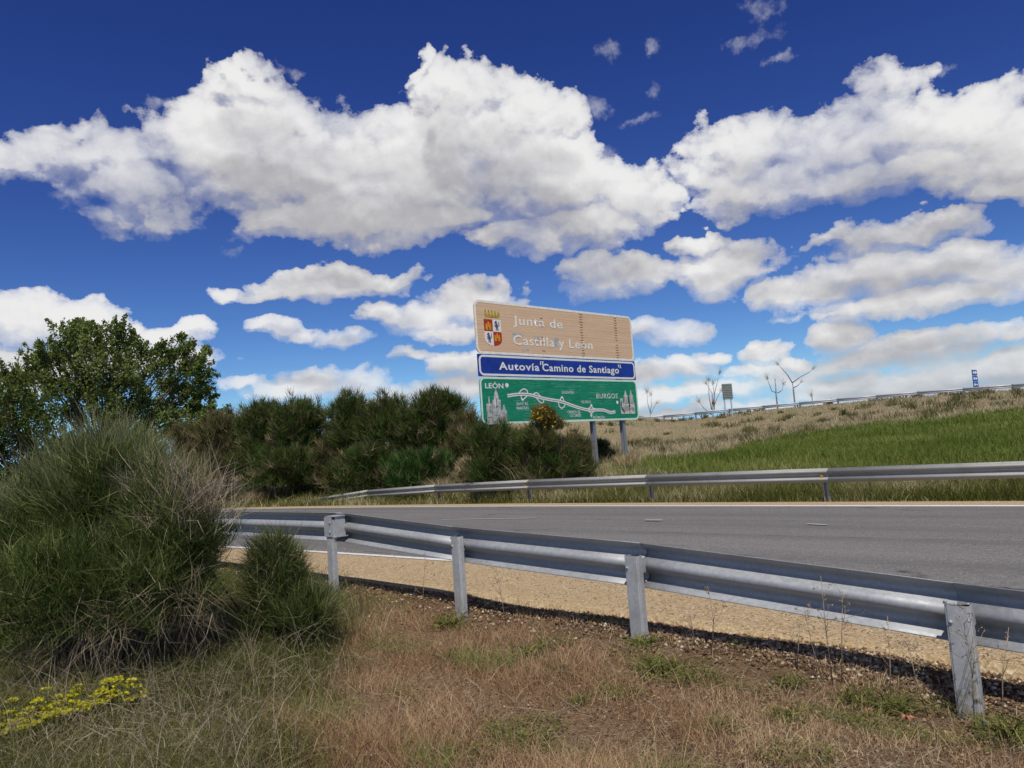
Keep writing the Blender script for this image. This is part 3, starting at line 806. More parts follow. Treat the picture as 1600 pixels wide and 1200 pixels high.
MAT['grey'] = flat_mat('print_grey', (0.22, 0.22, 0.22), 0.6, 0.3, 9)
MAT['stone_print'] = flat_mat('print_stone', (0.62, 0.60, 0.57), 0.6, 0.25, 7)
MAT['black'] = flat_mat('print_black', (0.03, 0.03, 0.032), 0.6, 0.2, 9)
MAT['tick'] = flat_mat('clip_wear', (0.33, 0.20, 0.12), 0.7, 0.25, 9)  # rusty wear ticks at the panel fixings
MAT['blotch'] = flat_mat('bare_patch', (0.50, 0.47, 0.44), 0.6, 0.2, 6)


def rrect(u0, v0, u1, v1, r, inset=0.0, seg=6, square=False):
    """rounded rectangle outline in metres on the sign plane"""
    x0, y0, x1, y1 = u0 * SW + inset, v0 * SH + inset, u1 * SW - inset, v1 * SH - inset
    if square: return [(x0, y0), (x1, y0), (x1, y1), (x0, y1)]
    r = max(r - inset, 0.01); out = []
    for cx, cy, a0 in ((x1 - r, y1 - r, 0), (x0 + r, y1 - r, 90), (x0 + r, y0 + r, 180), (x1 - r, y0 + r, 270)):
        for k in range(seg + 1):
            a = math.radians(a0 + 90 * k / seg); out.append((cx + r * math.cos(a), cy + r * math.sin(a)))
    return out


def SM(x, y, n): return S0 + eu * x + ez * y + en_ * n


def plate(mb, poly, n0, n1):
    k = len(poly); mb.add([SM(x, y, n0) for x, y in poly] + [SM(x, y, n1) for x, y in poly],
                          [tuple(range(k))[::-1], tuple(range(k, 2 * k))] + [(i, (i + 1) % k, k + (i + 1) % k, k + i) for i in range(k)])


def ring(mb, a, b, n0, n1):
    k = len(a); vs = [SM(x, y, n1) for x, y in a] + [SM(x, y, n1) for x, y in b] + [SM(x, y, n0) for x, y in a] + [SM(x, y, n0) for x, y in b]; fs = []
    for i in range(k):
        j = (i + 1) % k; fs += [(i, j, k + j, k + i), (2 * k + i, 2 * k + j, j, i), (k + i, k + j, 3 * k + j, 3 * k + i)]
    mb.add(vs, fs)


def clip_rows(poly, y0, y1):
    """poly (convex) cut to the band y0..y1"""
    def cut(pl, yy, keep_above):
        o_ = []
        for i in range(len(pl)):
            a, b = pl[i], pl[(i + 1) % len(pl)]
            ia = (a[1] >= yy) if keep_above else (a[1] <= yy); ib = (b[1] >= yy) if keep_above else (b[1] <= yy)
            if ia: o_.append(a)
            if ia != ib:
                t = (yy - a[1]) / (b[1] - a[1]); o_.append((a[0] + t * (b[0] - a[0]), yy))
        return o_
    return cut(cut(poly, y0, True), y1, False)


def sign_panel(name, mat, u0, v0, u1, v1, rad, border_mat, bw, square, rows_n, inset=0.0, label=None):
    outer = rrect(u0, v0, u1, v1, rad, 0, square=square)
    mb = MB(); plate(mb, rrect(u0, v0, u1, v1, rad, 0.015, square=square), -0.05, 0.006)
    pn = mb.build(name, mat, sign)
    if label: pn['label'] = label
    h = (v1 - v0) * SH / rows_n; y = v0 * SH
    for k in range(rows_n):                                        # extruded aluminium planks with an open joint
        pl = clip_rows(outer, y + k * h + 0.0018, y + (k + 1) * h - 0.0018)
        if len(pl) < 3: continue
        mb = MB(); plate(mb, pl, 0.002, 0.010 + 0.0015 * ((k * 7) % 3)); mb.build('plank', mat, pn)
    mb = MB(); ring(mb, rrect(u0, v0, u1, v1, rad, inset), rrect(u0, v0, u1, v1, rad, inset + bw), 0.002, 0.0165)
    mb.build('border', border_mat, pn)
    return pn


tanp = sign_panel('tan_panel', MAT['tan'], 0, 0.5645, 1, 1, 0.24, MAT['cream'], 0.085, False, 18)
blup = sign_panel('blue_panel', MAT['blue'], 0.003, 0.3805, 1, 0.5635, 0.24, MAT['white'], 0.075, True, 7, 0.035)
grnp = sign_panel('green_panel', MAT['green'], 0.004, 0.0, 1, 0.379, 0.24, MAT['pale_green'], 0.075, False, 16)
LIFT = 0.019


def text_mesh(name, body, u, v, cap, width_u, mat, parent, bold=0.012, lift=LIFT, spacing=1.0):
    """flat lettering: cap height in v, width in u, lower left corner at (u, v)"""
    cu = bpy.data.curves.new(name, 'FONT'); cu.body = body; cu.size = 1.0; cu.offset = bold; cu.extrude = 0.0; cu.space_character = spacing; cu.resolution_u = 3
    ob = bpy.data.objects.new('tmp', cu); COL.objects.link(ob)
    dg = bpy.context.evaluated_depsgraph_get(); me = bpy.data.meshes.new_from_object(ob.evaluated_get(dg)); bpy.data.objects.remove(ob)
    co = np.empty(len(me.vertices) * 3); me.vertices.foreach_get('co', co); co = co.reshape(-1, 3)
    x0, x1 = co[:, 0].min(), co[:, 0].max(); sx = width_u * SW / (x1 - x0); sy = cap * SH / 0.729
    w = S0 + np.outer((co[:, 0] - x0) * sx + u * SW, eu) + np.outer(co[:, 1] * sy + v * SH, ez) + en_ * lift
    me.vertices.foreach_set('co', w.astype(np.float32).ravel()); me.update(); me.name = name
    return link(name, me, mat, parent, 'stuff')


text_mesh('lettering', 'Junta de', 0.209, 0.824, 0.082, 0.300, MAT['cream'], tanp, 0.014, spacing=1.1)
text_mesh('lettering', 'Castilla y León', 0.203, 0.655, 0.084, 0.497, MAT['cream'], tanp, 0.014, spacing=1.08)
text_mesh('lettering', 'Autovía', 0.112, 0.441, 0.064, 0.232, MAT['white'], blup, 0.022, spacing=1.12)
text_mesh('lettering', 'Camino de Santiago', 0.362, 0.441, 0.064, 0.513, MAT['white'], blup, 0.022, spacing=1.1)
for u0, sgn in ((0.349, 1), (0.877, -1)):                           # quotation marks
    mb = MB()
    for k in range(2):
        x = (u0 + k * 0.0125) * SW; y = 0.490 * SH; s_ = 0.05 * sgn
        plate(mb, [(x, y), (x + 0.04, y), (x + 0.05 + s_, y + 0.15), (x + s_ - 0.012, y + 0.15)], 0.0165, LIFT)
    mb.build('quotation_mark', MAT['white'], blup, 'stuff')
text_mesh('lettering', 'LEÓN', 0.031, 0.287, 0.042, 0.098, MAT['white'], grnp, 0.018)
text_mesh('lettering', 'BURGOS', 0.699, 0.205, 0.046, 0.152, MAT['dim_white'], grnp, 0.014, spacing=1.1)
for b, u, v, w in (('SANTAS', .196, .148, .066), ('MARTAS', .195, .113, .069), ('SALDAÑA', .470, .246, .081), ('OSORNO', .592, .160, .063), ('CARRIÓN DE', .499, .072, .082), ('LOS CONDES', .512, .042, .072), ('FRÓMISTA', .664, .019, .084)):
    text_mesh('lettering', b, u, v, 0.026, w, MAT['dim_white'], grnp, 0.016)


def shape(name, polys, mat, parent, n0=0.0165, n1=LIFT):
    mb = MB()
    for pl in polys: plate(mb, [(u * SW, v * SH) for u, v in pl], n0, n1)
    o = mb.build(name, mat, parent)
    if len(polys) > 2: o['kind'] = 'stuff'
    return o


def disc(u, v, r): return [(u + r / SW * math.cos(a), v + r / SH * math.sin(a)) for a in np.linspace(0, 2 * math.pi, 17)[:-1]]


shape('place_dot', [disc(.1495, .313, .085)], MAT['white'], grnp)
shape('place_dot', [disc(.8444, .167, .07)], MAT['white'], grnp)
# shield of arms, quartered castles and lions, crown above
xa, xm, xb, yt, ym, yb = .047, .0935, .1395, .848, .749, .633
shape('shield_quarter', [[(xa, ym), (xm, ym), (xm, yt), (xa, yt)]], MAT['red'], tanp)
shape('shield_quarter', [[(xm, ym), (xb, ym), (xb, yt), (xm, yt)]], MAT['white'], tanp)
low = [(xm + (xb - xm) * math.sin(a), ym - 0.05 - (ym - 0.05 - yb) * (1 - math.cos(a)) ** 0 * math.cos(a) ** 0.8 if a > 0 else yb) for a in np.linspace(0, math.pi / 2, 7)]
arc = [(math.sin(a), math.cos(a)) for a in np.linspace(0, math.pi / 2, 8)]
shape('shield_quarter', [[(xm, ym), (xm, yb)] + [(xm - (xm - xa) * s, ym - 0.06 - (ym - 0.06 - yb) * c_) for s, c_ in arc[1:]] + [(xa, ym)]], MAT['white'], tanp)
shape('shield_quarter', [[(xm, yb)] + [(xm + (xb - xm) * s, ym - 0.06 - (ym - 0.06 - yb) * c_) for s, c_ in arc[1:]] + [(xb, ym), (xm, ym)]], MAT['red'], tanp)


def castle(u, v, w, h):
    a = lambda x, y: (u + x * w, v + y * h)
    return [[a(0, 0), a(1, 0), a(1, .5), a(0, .5)], [a(.03, .5), a(.25, .5), a(.25, .8), a(.03, .8)], [a(.36, .5), a(.64, .5), a(.64, 1), a(.36, 1)], [a(.75, .5), a(.97, .5), a(.97, .8), a(.75, .8)]]


def lion(u, v, w, h):
    a = lambda x, y: (u + x * w, v + y * h)
    return [[a(.3, .25), a(.62, .3), a(.66, .62), a(.5, .8), a(.3, .68)], [a(.25, .68), a(.5, .7), a(.52, .98), a(.3, 1), a(.12, .85)],
            [a(.1, .55), a(.34, .48), a(.36, .58), a(.08, .66)], [a(.12, .38), a(.36, .4), a(.36, .48), a(.1, .46)],
            [a(.28, .02), a(.42, .02), a(.46, .3), a(.32, .3)], [a(.55, .02), a(.74, .02), a(.64, .34), a(.5, .3)],
            [a(.66, .4), a(.86, .5), a(.84, .6), a(.64, .5)], [a(.8, .55), a(.9, .55), a(.86, .95), a(.74, .9)]]


shape('castle_charge', castle(xa + .008, ym + .012, .03, .066), MAT['gold'], tanp, LIFT, 0.022)
shape('castle_charge', castle(xm + .006, ym - .075, .03, .06), MAT['gold'], tanp, LIFT, 0.022)
for u, v in ((xa + .023 - .003, ym + .013), (xm + .021 - .003, ym - .074)): shape('castle_gate', [[(u, v), (u + .006, v), (u + .006, v + .022), (u, v + .022)]], MAT['red'], tanp, 0.022, 0.0245)
shape('lion_charge', lion(xm + .006, ym + .008, .034, .082), MAT['purple'], tanp, LIFT, 0.022)
shape('lion_charge', lion(xa + .008, ym - .094, .034, .082), MAT['purple'], tanp, LIFT, 0.022)
cx0, cx1, cy = .05, .137, .866
cw = (cx1 - cx0) / 5
shape('crown', [[(cx0 + .006, cy), (cx1 - .006, cy), (cx1 - .003, cy + .018), (cx0 + .003, cy + .018)]] +
      [[(cx0 + k * cw + .002, cy + .02), (cx0 + (k + 1) * cw - .002, cy + .02), (cx0 + (k + .72) * cw, cy + .045), (cx0 + (k + .28) * cw, cy + .045)] for k in range(5)] + [disc(cx0 + (k + .5) * cw, cy + .053, .032) for k in range(5)], MAT['crown_gold'], tanp)
# worn marks of the fixings and bare metal patches behind the second line of lettering
tk = []
for u_, drift in ((.380, .3), (.634, 1.0), (.877, 1.0)):
    for k in range(17):
        y = .585 + k * 0.0236 + .004
        if rng.random() < (0.55 if drift < 1 else .95): tk.append([(u_ - .011 + rng.normal(0, .002), y), (u_ + .010 + rng.normal(0, .003), y - .001), (u_ + .006, y + .0055), (u_ - .008, y + .006)])
shape('worn_mark', tk, MAT['tick'], tanp)
shape('bare_patch', [[(.205, .70), (.245, .72), (.27, .735), (.24, .755), (.2, .75)], [(.445, .66), (.475, .655), (.478, .73), (.46, .745), (.44, .72)], [(.25, .60), (.29, .605), (.29, .625), (.255, .622)], [(.33, .705), (.37, .715), (.36, .735), (.325, .73)]], MAT['blotch'], tanp, 0.0115, 0.0135)
# pale wavy wear lines between the fixings of the green panel
wl = []
for u0, u1 in ((.155, .36), (.395, .60), (.635, .815)):
    for k in range(13):
        y = .03 + k * .0252 + rng.normal(0, .002)
        if rng.random() < 0.2: continue
        a, b = u0 + rng.uniform(0, .03), u1 - rng.uniform(0, .02)
        if rng.random() < .4: a = a + (b - a) * rng.uniform(.1, .5)
        n_ = 8; th = rng.uniform(.0022, .0042); ph = rng.uniform(0, 6)
        lo_ = [(a + (b - a) * i / n_, y + .003 * math.sin(ph + i * 1.1)) for i in range(n_ + 1)]
        for i in range(n_):
            if rng.random() < .25: continue
            p_, q_ = lo_[i], lo_[i + 1]; wl.append([p_, q_, (q_[0], q_[1] + th), (p_[0], p_[1] + th)])
shape('wear_line', wl, MAT['streak'], grnp, 0.0135, 0.0145)


# the map of the motorway: two white carriageways with a grey middle
def smooth_uv(pts, n=60): return catmull([(u * SW, v * SH, 0) for u, v in pts], n)[:, :2]
def band(name, pl, w, mat, n1, n0=0.0165, parent=None):
    mb = MB(); t = unit(np.gradient(pl, axis=0)); nn = np.stack([-t[:, 1], t[:, 0]], 1)
    a, b = pl + nn * w / 2, pl - nn * w / 2
    mb.sweep([[SM(*a[i], n0), SM(*b[i], n0), SM(*b[i], n1), SM(*a[i], n1)] for i in range(len(pl))], True, False, True)
    return mb.build(name, mat, parent or grnp)
ROADUV = [(.148, .226), (.19, .236), (.235, .240), (.285, .233), (.333, .213), (.40, .193), (.467, .176), (.56, .128), (.62, .105), (.657, .098), (.70, .1), (.742, .096), (.79, .075), (.824, .080)]
rl = smooth_uv(ROADUV)
band('map_road', rl, 0.12, MAT['white'], LIFT)
band('map_median', rl, 0.026, MAT['grey'], 0.0215, LIFT)
for pts in ([(.215, .246), (.224, .268), (.243, .284), (.262, .27), (.262, .243)], [(.293, .229), (.302, .245), (.318, .252), (.337, .225), (.346, .211)],
            [(.312, .212), (.33, .178), (.345, .166), (.356, .18), (.352, .2)], [(.446, .176), (.449, .14), (.463, .12), (.481, .135), (.487, .163)],
            [(.223, .232), (.231, .192), (.24, .2), (.262, .23)], [(.455, .184), (.472, .219), (.484, .168)],
            [(.63, .109), (.652, .125), (.6595, .15), (.664, .122), (.688, .106)], [(.63, .094), (.65, .075), (.6535, .045), (.66, .075), (.682, .093)]):
    band('map_slip_road', smooth_uv(pts, 18), 0.045, MAT['white'], 0.0182)
for u, v, d in ((.2308, .186, -1), (.472, .224, 1), (.6598, .154, 1), (.6533, .036, -1)):
    shape('map_arrow', [[(u - .009, v - d * .018), (u, v + d * .004), (u + .009, v - d * .018)][::d]], MAT['white'], grnp, 0.0165, 0.0188)


# printed cathedrals
def tower(u0, u1, v0, v1, spire=0, w=0.0):
    c_ = (u0 + u1) / 2; o_ = [[(u0, v0), (u1, v0), (u1, v1), (u0, v1)]]
    if spire: o_.append([(u0 - w, v1), (u1 + w, v1), (c_ + .001, v1 + spire), (c_ - .001, v1 + spire)])
    return o_
shape('cathedral_print', tower(.032, .062, .012, .165, 0) + tower(.044, .050, .165, .20, .02) + tower(.064, .108, .012, .195, 0) + tower(.074, .099, .195, .225, .055) + tower(.110, .138, .012, .11, 0) + tower(.118, .132, .11, .13, .025), MAT['stone_print'], grnp)
dk = []
for k in range(4): dk += tower(.035 + k * .0075, .0375 + k * .0075, .03, .15)
for k in range(6): dk += tower(.067 + k * .0068, .069 + k * .0068, .02, .12 + .07 * rng.random())
for k in range(4): dk += tower(.113 + k * .0066, .116 + k * .0066, .02, .09)
dk += tower(.048, .054, .085, .11) + tower(.048, .054, .125, .145) + tower(.084, .088, .15, .21) + [disc(.087, .14, .05)] + tower(.036, .058, .052, .058) + tower(.068, .104, .068, .073)
shape('cathedral_window', dk, MAT['grey'], grnp, LIFT, 0.0205)
shape('cathedral_print', tower(.866, .885, .058, .205) + tower(.887, .972, .058, .16) + tower(.895, .925, .16, .235) + tower(.937, .965, .16, .235) + tower(.903, .916, .235, .25, .035) + tower(.945, .957, .235, .25, .035), MAT['stone_print'], grnp)
dk = [[(.871, .19), (.877, .165), (.874, .13), (.885, .10), (.897, .075), (.886, .07), (.87, .11), (.867, .15)]]
for k in range(9): dk += tower(.89 + k * .009, .8935 + k * .009, .075 + .02 * rng.random(), .11 + .03 * rng.random()) + tower(.898 + (k % 6) * .012, .901 + (k % 6) * .012, .165, .19 + .04 * rng.random())
dk += [disc(.932, .135, .06)] + tower(.9, .962, .155, .16) + tower(.929, .932, .06, .2)
shape('cathedral_window', dk, MAT['black'], grnp, LIFT, 0.0205)
# posts: I sections behind the panels
for u in (.14, .41, .68, .892):
    mb = MB(); base = S(u, 0); gz = ZF([base[:2]])[0] - 0.3; h = (S(u, .97)[2] - gz) / 2
    c_ = np.array([base[0], base[1], gz + h]) - en_ * 0.155
    mb.box(c_ + en_ * 0.09, eu * 0.075, en_ * 0.006, ez * h); mb.box(c_ - en_ * 0.09, eu * 0.075, en_ * 0.006, ez * h); mb.box(c_, eu * 0.005, en_ * 0.083, ez * h)
    mb.build('sign_post', MAT['dark_steel'], sign)

# ------------------------------------------------------------------ small signs on the embankment
b0 = P(1137, 655, 88.0); zb = ZF([b0[:2]])[0]
bs = empty('signboard', (b0[0], b0[1], zb), 'grey slatted back of a signboard on two posts before the embankment crest', 'road sign')
au = unit(np.array([1.0, 0.25, 0])); an = np.array([au[1], -au[0], 0])
cx, ct, cb = P(1136.5, 612, 88), P(1136, 599.5, 88)[2], P(1136, 624, 88)[2]
MAT['slat'] = flat_mat('grey_slat', (0.24, 0.26, 0.25), 0.55, 0.15)
MAT['slat_dark'] = flat_mat('slat_gap', (0.07, 0.08, 0.08), 0.7, 0.15)
mb = MB(); mb.box(np.array([cx[0], cx[1], (ct + cb) / 2]) + an * -0.03, au * 0.62, an * 0.02, ez * ((ct - cb) / 2)); mb.build('backboard', MAT['slat_dark'], bs)
nsl = 9
for k in range(nsl):
    mb = MB(); z = cb + (ct - cb) * (k + .5) / nsl; mb.box(np.array([cx[0], cx[1], z]) + an * 0.012, au * 0.64, an * 0.02, ez * ((ct - cb) / nsl * 0.36)); mb.build('slat', MAT['slat'], bs)
for q in (-.42, .42):
    mb = MB(); c_ = np.array([cx[0], cx[1], 0]) + au * q; z0, z1 = zb - .8, ct - .1; mb.box([c_[0] - an[0] * .1, c_[1] - an[1] * .1, (z0 + z1) / 2], au * 0.06, an * 0.05, ez * ((z1 - z0) / 2)); mb.build('post', MAT['far_steel'], bs)

cx = P(1523.5, 591, 78); ct, cb = P(1522, 577.5, 78)[2], P(1525, 606, 78)[2]
gs = empty('information_sign', (cx[0], cx[1], ZF([cx[:2]])[0]), 'small blue and white service sign standing behind the embankment guardrail', 'road sign')
MAT['sky_blue'] = flat_mat('service_blue', (0.03, 0.13, 0.42), 0.5, 0.2)
au = unit(np.array([0.9, 0.43, 0])); an = np.array([au[1], -au[0], 0])
for k in range(3):
    mb = MB(); z = cb + (ct - cb) * (k + .5) / 3; mb.box(np.array([cx[0], cx[1], z]), au * 0.38, an * 0.03, ez * ((ct - cb) / 6 * 0.92)); pn = mb.build('panel', MAT['sky_blue'], gs)
    for q in (-.17, .15):
        mb = MB(); mb.box(np.array([cx[0], cx[1], z + 0.02]) + au * q + an * 0.034, au * (0.12 if k < 2 else .13), an * 0.004, ez * (0.10 if q < 0 else 0.06 + .04 * k)); mb.build('pictogram', MAT['white'], pn)
for q in (-.2, .2):
    mb = MB(); zz = ZF([cx[:2]])[0] - .5; c_ = np.array([cx[0], cx[1], (zz + ct) / 2]) + au * q - an * 0.06; mb.box(c_, au * 0.03, an * 0.025, ez * ((ct - zz) / 2)); mb.build('post', MAT['far_steel'], gs)

# ------------------------------------------------------------------ plants
MAT['broom'] = plant_mat('broom_green', [(0.0, (0.030, 0.054, 0.012)), (0.35, (0.080, 0.120, 0.028)), (0.7, (0.165, 0.205, 0.060)), (1.0, (0.34, 0.33, 0.15))], 0.3, along=(0.55, (0.30, 0.31, 0.14), 0.4))
MAT['broom_pale'] = plant_mat('broom_pale_tips', [(0.0, (0.06, 0.085, 0.028)), (0.5, (0.13, 0.16, 0.058)), (1.0, (0.26, 0.27, 0.12))], 0.3, along=(0.3, (0.55, 0.50, 0.31), 0.8))
MAT['broom_far'] = plant_mat('broom_far', [(0.0, (0.034, 0.062, 0.016)), (0.5, (0.088, 0.132, 0.034)), (0.85, (0.15, 0.18, 0.058)), (1.0, (0.25, 0.22, 0.10))], 0.3, along=(0.5, (0.22, 0.235, 0.09), 0.4))
MAT['broom_olive'] = plant_mat('broom_olive', [(0.0, (0.065, 0.072, 0.026)), (0.5, (0.15, 0.145, 0.058)), (1.0, (0.29, 0.235, 0.12))], 0.3, along=(0.5, (0.22, 0.2, 0.09), 0.4))
MAT['broom_lush'] = plant_mat('broom_lush', [(0.0, (0.03, 0.07, 0.016)), (0.5, (0.065, 0.14, 0.034)), (1.0, (0.13, 0.21, 0.06))], 0.3)
MAT['dry_twig'] = plant_mat('dry_twig', [(0.0, (0.12, 0.09, 0.065)), (0.5, (0.27, 0.215, 0.15)), (1.0, (0.48, 0.41, 0.29))], 0.15)
MAT['dead_brown'] = plant_mat('dead_brown', [(0.0, (0.11, 0.08, 0.055)), (0.5, (0.27, 0.20, 0.125)), (1.0, (0.50, 0.39, 0.23))], 0.15)
MAT['straw'] = plant_mat('straw', [(0.0, (0.30, 0.215, 0.11)), (0.5, (0.44, 0.34, 0.19)), (1.0, (0.60, 0.50, 0.32))], 0.25)
MAT['brown_grass'] = plant_mat('brown_grass', [(0.0, (0.29, 0.17, 0.09)), (0.3, (0.53, 0.36, 0.205)), (0.55, (0.66, 0.50, 0.30)), (0.78, (0.68, 0.55, 0.35)), (0.86, (0.76, 0.67, 0.48)), (0.93, (0.26, 0.28, 0.08)), (1.0, (0.17, 0.22, 0.05))], 0.25)
MAT['green_grass'] = plant_mat('green_grass', [(0.0, (0.045, 0.065, 0.012)), (0.4, (0.115, 0.13, 0.028)), (0.62, (0.20, 0.195, 0.06)), (0.8, (0.40, 0.35, 0.18)), (1.0, (0.58, 0.52, 0.32))], 0.3)
MAT['cereal'] = plant_mat('cereal', [(0.0, (0.095, 0.14, 0.024)), (0.5, (0.165, 0.215, 0.045)), (0.85, (0.23, 0.27, 0.07)), (1.0, (0.36, 0.35, 0.13))], 0.35)
MAT['bank_grass'] = plant_mat('bank_grass', [(0.0, (0.22, 0.18, 0.095)), (0.4, (0.38, 0.315, 0.19)), (0.7, (0.50, 0.43, 0.28)), (0.88, (0.62, 0.54, 0.37)), (0.94, (0.20, 0.21, 0.08)), (1.0, (0.15, 0.17, 0.06))], 0.25)
MAT['leaf'] = plant_mat('tree_leaf', [(0.0, (0.055, 0.09, 0.02)), (0.5, (0.16, 0.215, 0.055)), (0.85, (0.24, 0.29, 0.10)), (1.0, (0.27, 0.31, 0.12))], 0.35)
MAT['leaf_dark'] = plant_mat('tree_leaf_dark', [(0.0, (0.04, 0.07, 0.016)), (0.5, (0.095, 0.14, 0.03)), (1.0, (0.19, 0.22, 0.07))], 0.35)
MAT['weed'] = plant_mat('weed_leaf', [(0.0, (0.10, 0.12, 0.03)), (0.5, (0.19, 0.20, 0.06)), (1.0, (0.34, 0.31, 0.11))], 0.35)
MAT['flower'] = plant_mat('yellow_flower', [(0.0, (0.42, 0.40, 0.02)), (0.5, (0.62, 0.58, 0.03)), (1.0, (0.72, 0.66, 0.10))], 0.3)
MAT['broom_flower'] = plant_mat('broom_flower', [(0.0, (0.32, 0.19, 0.02)), (1.0, (0.56, 0.36, 0.03))], 0.3)
MAT['bark'] = flat_mat('bark', (0.16, 0.13, 0.10), 0.9, 0.4, 12)
MAT['bare_bark'] = flat_mat('bare_bark', (0.34, 0.325, 0.32), 0.9, 0.25, 3)


def twig_mesh(name, lobes, n_tuft, per, tl, tw, ground, up=0.85, spread=0.33, inner=0.42, tint0=0.5, tint_s=0.22, zmin=-0.25, bend=0.12, taper=0.3):
    """a mass of fine upright rods: tufts spread through the lobes' outer volume, each a spray of thin twigs"""
    w = np.array([l[2] for l in lobes], float); w /= w.sum()
    li = rng.choice(len(lobes), n_tuft, p=w)
    c = np.array([l[0] for l in lobes])[li]; r = np.array([l[1] for l in lobes])[li]
    d = rand_dirs(n_tuft * 2); d = d[d[:, 2] > zmin]; 
    while len(d) < n_tuft: d = np.vstack([d, d])
    d = d[:n_tuft]
    rr = inner + (1 - inner) * rng.random(n_tuft) ** 0.6
    lump = 1 + 0.16 * np.sin(d[:, 0] * 5 + li) * np.sin(d[:, 1] * 6 + 2 * li) + 0.10 * np.sin(d[:, 2] * 9 + d[:, 0] * 7)
    pos = c + d * r * (rr * lump)[:, None]
    ax = unit(d * np.array([.6, .6, .45]) + np.array([0, 0, up]) + rng.normal(0, .2, (n_tuft, 3)))
    tt = np.clip(rng.normal(tint0, tint_s, n_tuft), 0, 1)
    N = n_tuft * per
    pos = np.repeat(pos, per, 0); axs = np.repeat(ax, per, 0)
    L = tl * rng.uniform(.55, 1.25, N)
    st = pos + rng.normal(0, tl * .13, (N, 3)) - axs * (L * .45)[:, None]
    st[:, 2] = np.maximum(st[:, 2], ground(st[:, :2]))
    dr = unit(axs + rng.normal(0, spread, (N, 3)))
    dr[:, 2] = np.where((st[:, 2] < ground(st[:, :2]) + .05), np.abs(dr[:, 2]) + .2, dr[:, 2])
    bd = rng.normal(0, bend, (N, 3)); bd[:, 2] -= bend * .3
    pts = np.stack([st, st + dr * (L * .55)[:, None] + bd * (L * .2)[:, None], st + dr * L[:, None] + bd * L[:, None]], 1)
    ti = np.clip(np.repeat(tt, per) + rng.normal(0, .14, N), 0, 1)
    return ribbons(name, pts, tw * rng.uniform(.7, 1.3, N), ti, taper=taper)


def stem_mesh(base, lobes, n, r0, spread):
    mb = MB(); w = np.array([l[2] for l in lobes], float); w /= w.sum()
    for _ in range(n):
        l = lobes[rng.choice(len(lobes), p=w)]; d = unit(rng.normal(size=3)); d[2] = abs(d[2])
        e = np.array(l[0]) + d * np.array(l[1]) * rng.uniform(.4, .85)
        b = np.array([*(np.array(base[:2]) + rng.normal(0, spread, 2)), base[2] - .05])
        m_ = b + (e - b) * .5 + np.array([*((e - b)[:2] * -.12), .1 * (e - b)[2]]); mb.tube([b, m_, e], [r0, r0 * .7, r0 * .25], 4)
    return mb


# the large broom on the left foreground, and the smaller one in front of the rail
def px_lobe(px, py, d, rx, ry, rz, w): 
    k = d / FPX; return (P(px, py, d), np.array([rx * k, ry * k, rz * k]), w)


hb = P(190, 1030, 6.5)
lobes = [px_lobe(165, 805, 6.9, 130, 140, 132, 1.3), px_lobe(40, 855, 6.9, 105, 120, 112, .8), px_lobe(265, 850, 6.2, 84, 105, 128, .9), px_lobe(110, 945, 5.9, 160, 110, 115, 1.2), px_lobe(235, 935, 5.95, 105, 100, 88, .7), px_lobe(200, 775, 6.7, 100, 100, 95, .5)]
hero = empty('broom_shrub', (hb[0], hb[1], ZN([hb[:2]])[0]), 'big dense green broom shrub on the verge, left of the near guardrail, with pale tips', 'shrub')
link('foliage', twig_mesh('foliage', lobes, 2300, 20, .25, .0060, ZN, tint0=.42, tint_s=.30, spread=.46, bend=.2), MAT['broom'], hero)
top = [px_lobe(165, 782, 6.9, 128, 125, 122, 1.4), px_lobe(60, 830, 6.9, 90, 110, 95, .5)]
link('pale_shoots', twig_mesh('pale_shoots', top, 300, 14, .34, .0048, ZN, up=1.1, spread=.2, inner=.75, zmin=.05), MAT['broom_pale'], hero)
dry = [px_lobe(300, 800, 6.1, 75, 70, 70, 1.0), px_lobe(250, 770, 6.3, 50, 60, 50, .4)]
link('dry_twigs', twig_mesh('dry_twigs', dry, 150, 12, .34, .0046, ZN, up=.75, spread=.45, inner=.6, zmin=-.1, tint0=.7, bend=.3), MAT['dry_twig'], hero)
lowd = [px_lobe(255, 965, 5.7, 110, 60, 75, 1.0), px_lobe(110, 985, 5.6, 120, 50, 55, .4)]
link('dead_stems', twig_mesh('dead_stems', lowd, 90, 9, .38, .0044, ZN, up=-.25, spread=.4, inner=.5, zmin=-.6, tint0=.4, bend=.35), MAT['dry_twig'], hero)
stem_mesh(hb, lobes, 90, .012, .35).build('stems', MAT['bark'], hero)

sb = P(440, 1000, 6.5)
lobes = [px_lobe(432, 905, 6.5, 50, 50, 56, 1.0), px_lobe(472, 955, 6.4, 55, 55, 46, 1.0), px_lobe(410, 970, 6.5, 42, 50, 40, .6), px_lobe(428, 865, 6.5, 32, 36, 30, .4)]
sm = empty('broom_shrub', (sb[0], sb[1], ZN([sb[:2]])[0]), 'smaller dark green broom shrub just in front of the leftmost visible guardrail post', 'shrub')
link('foliage', twig_mesh('foliage', lobes, 520, 20, .24, .0058, ZN, tint0=.42, tint_s=.27, spread=.42), MAT['broom'], sm)
link('dry_twigs', twig_mesh('dry_twigs', lobes, 90, 9, .30, .0046, ZN, up=.7, spread=.5, inner=.7, tint0=.6, bend=.3), MAT['dry_twig'], sm)
stem_mesh(sb, lobes, 30, .009, .18).build('stems', MAT['bark'], sm)

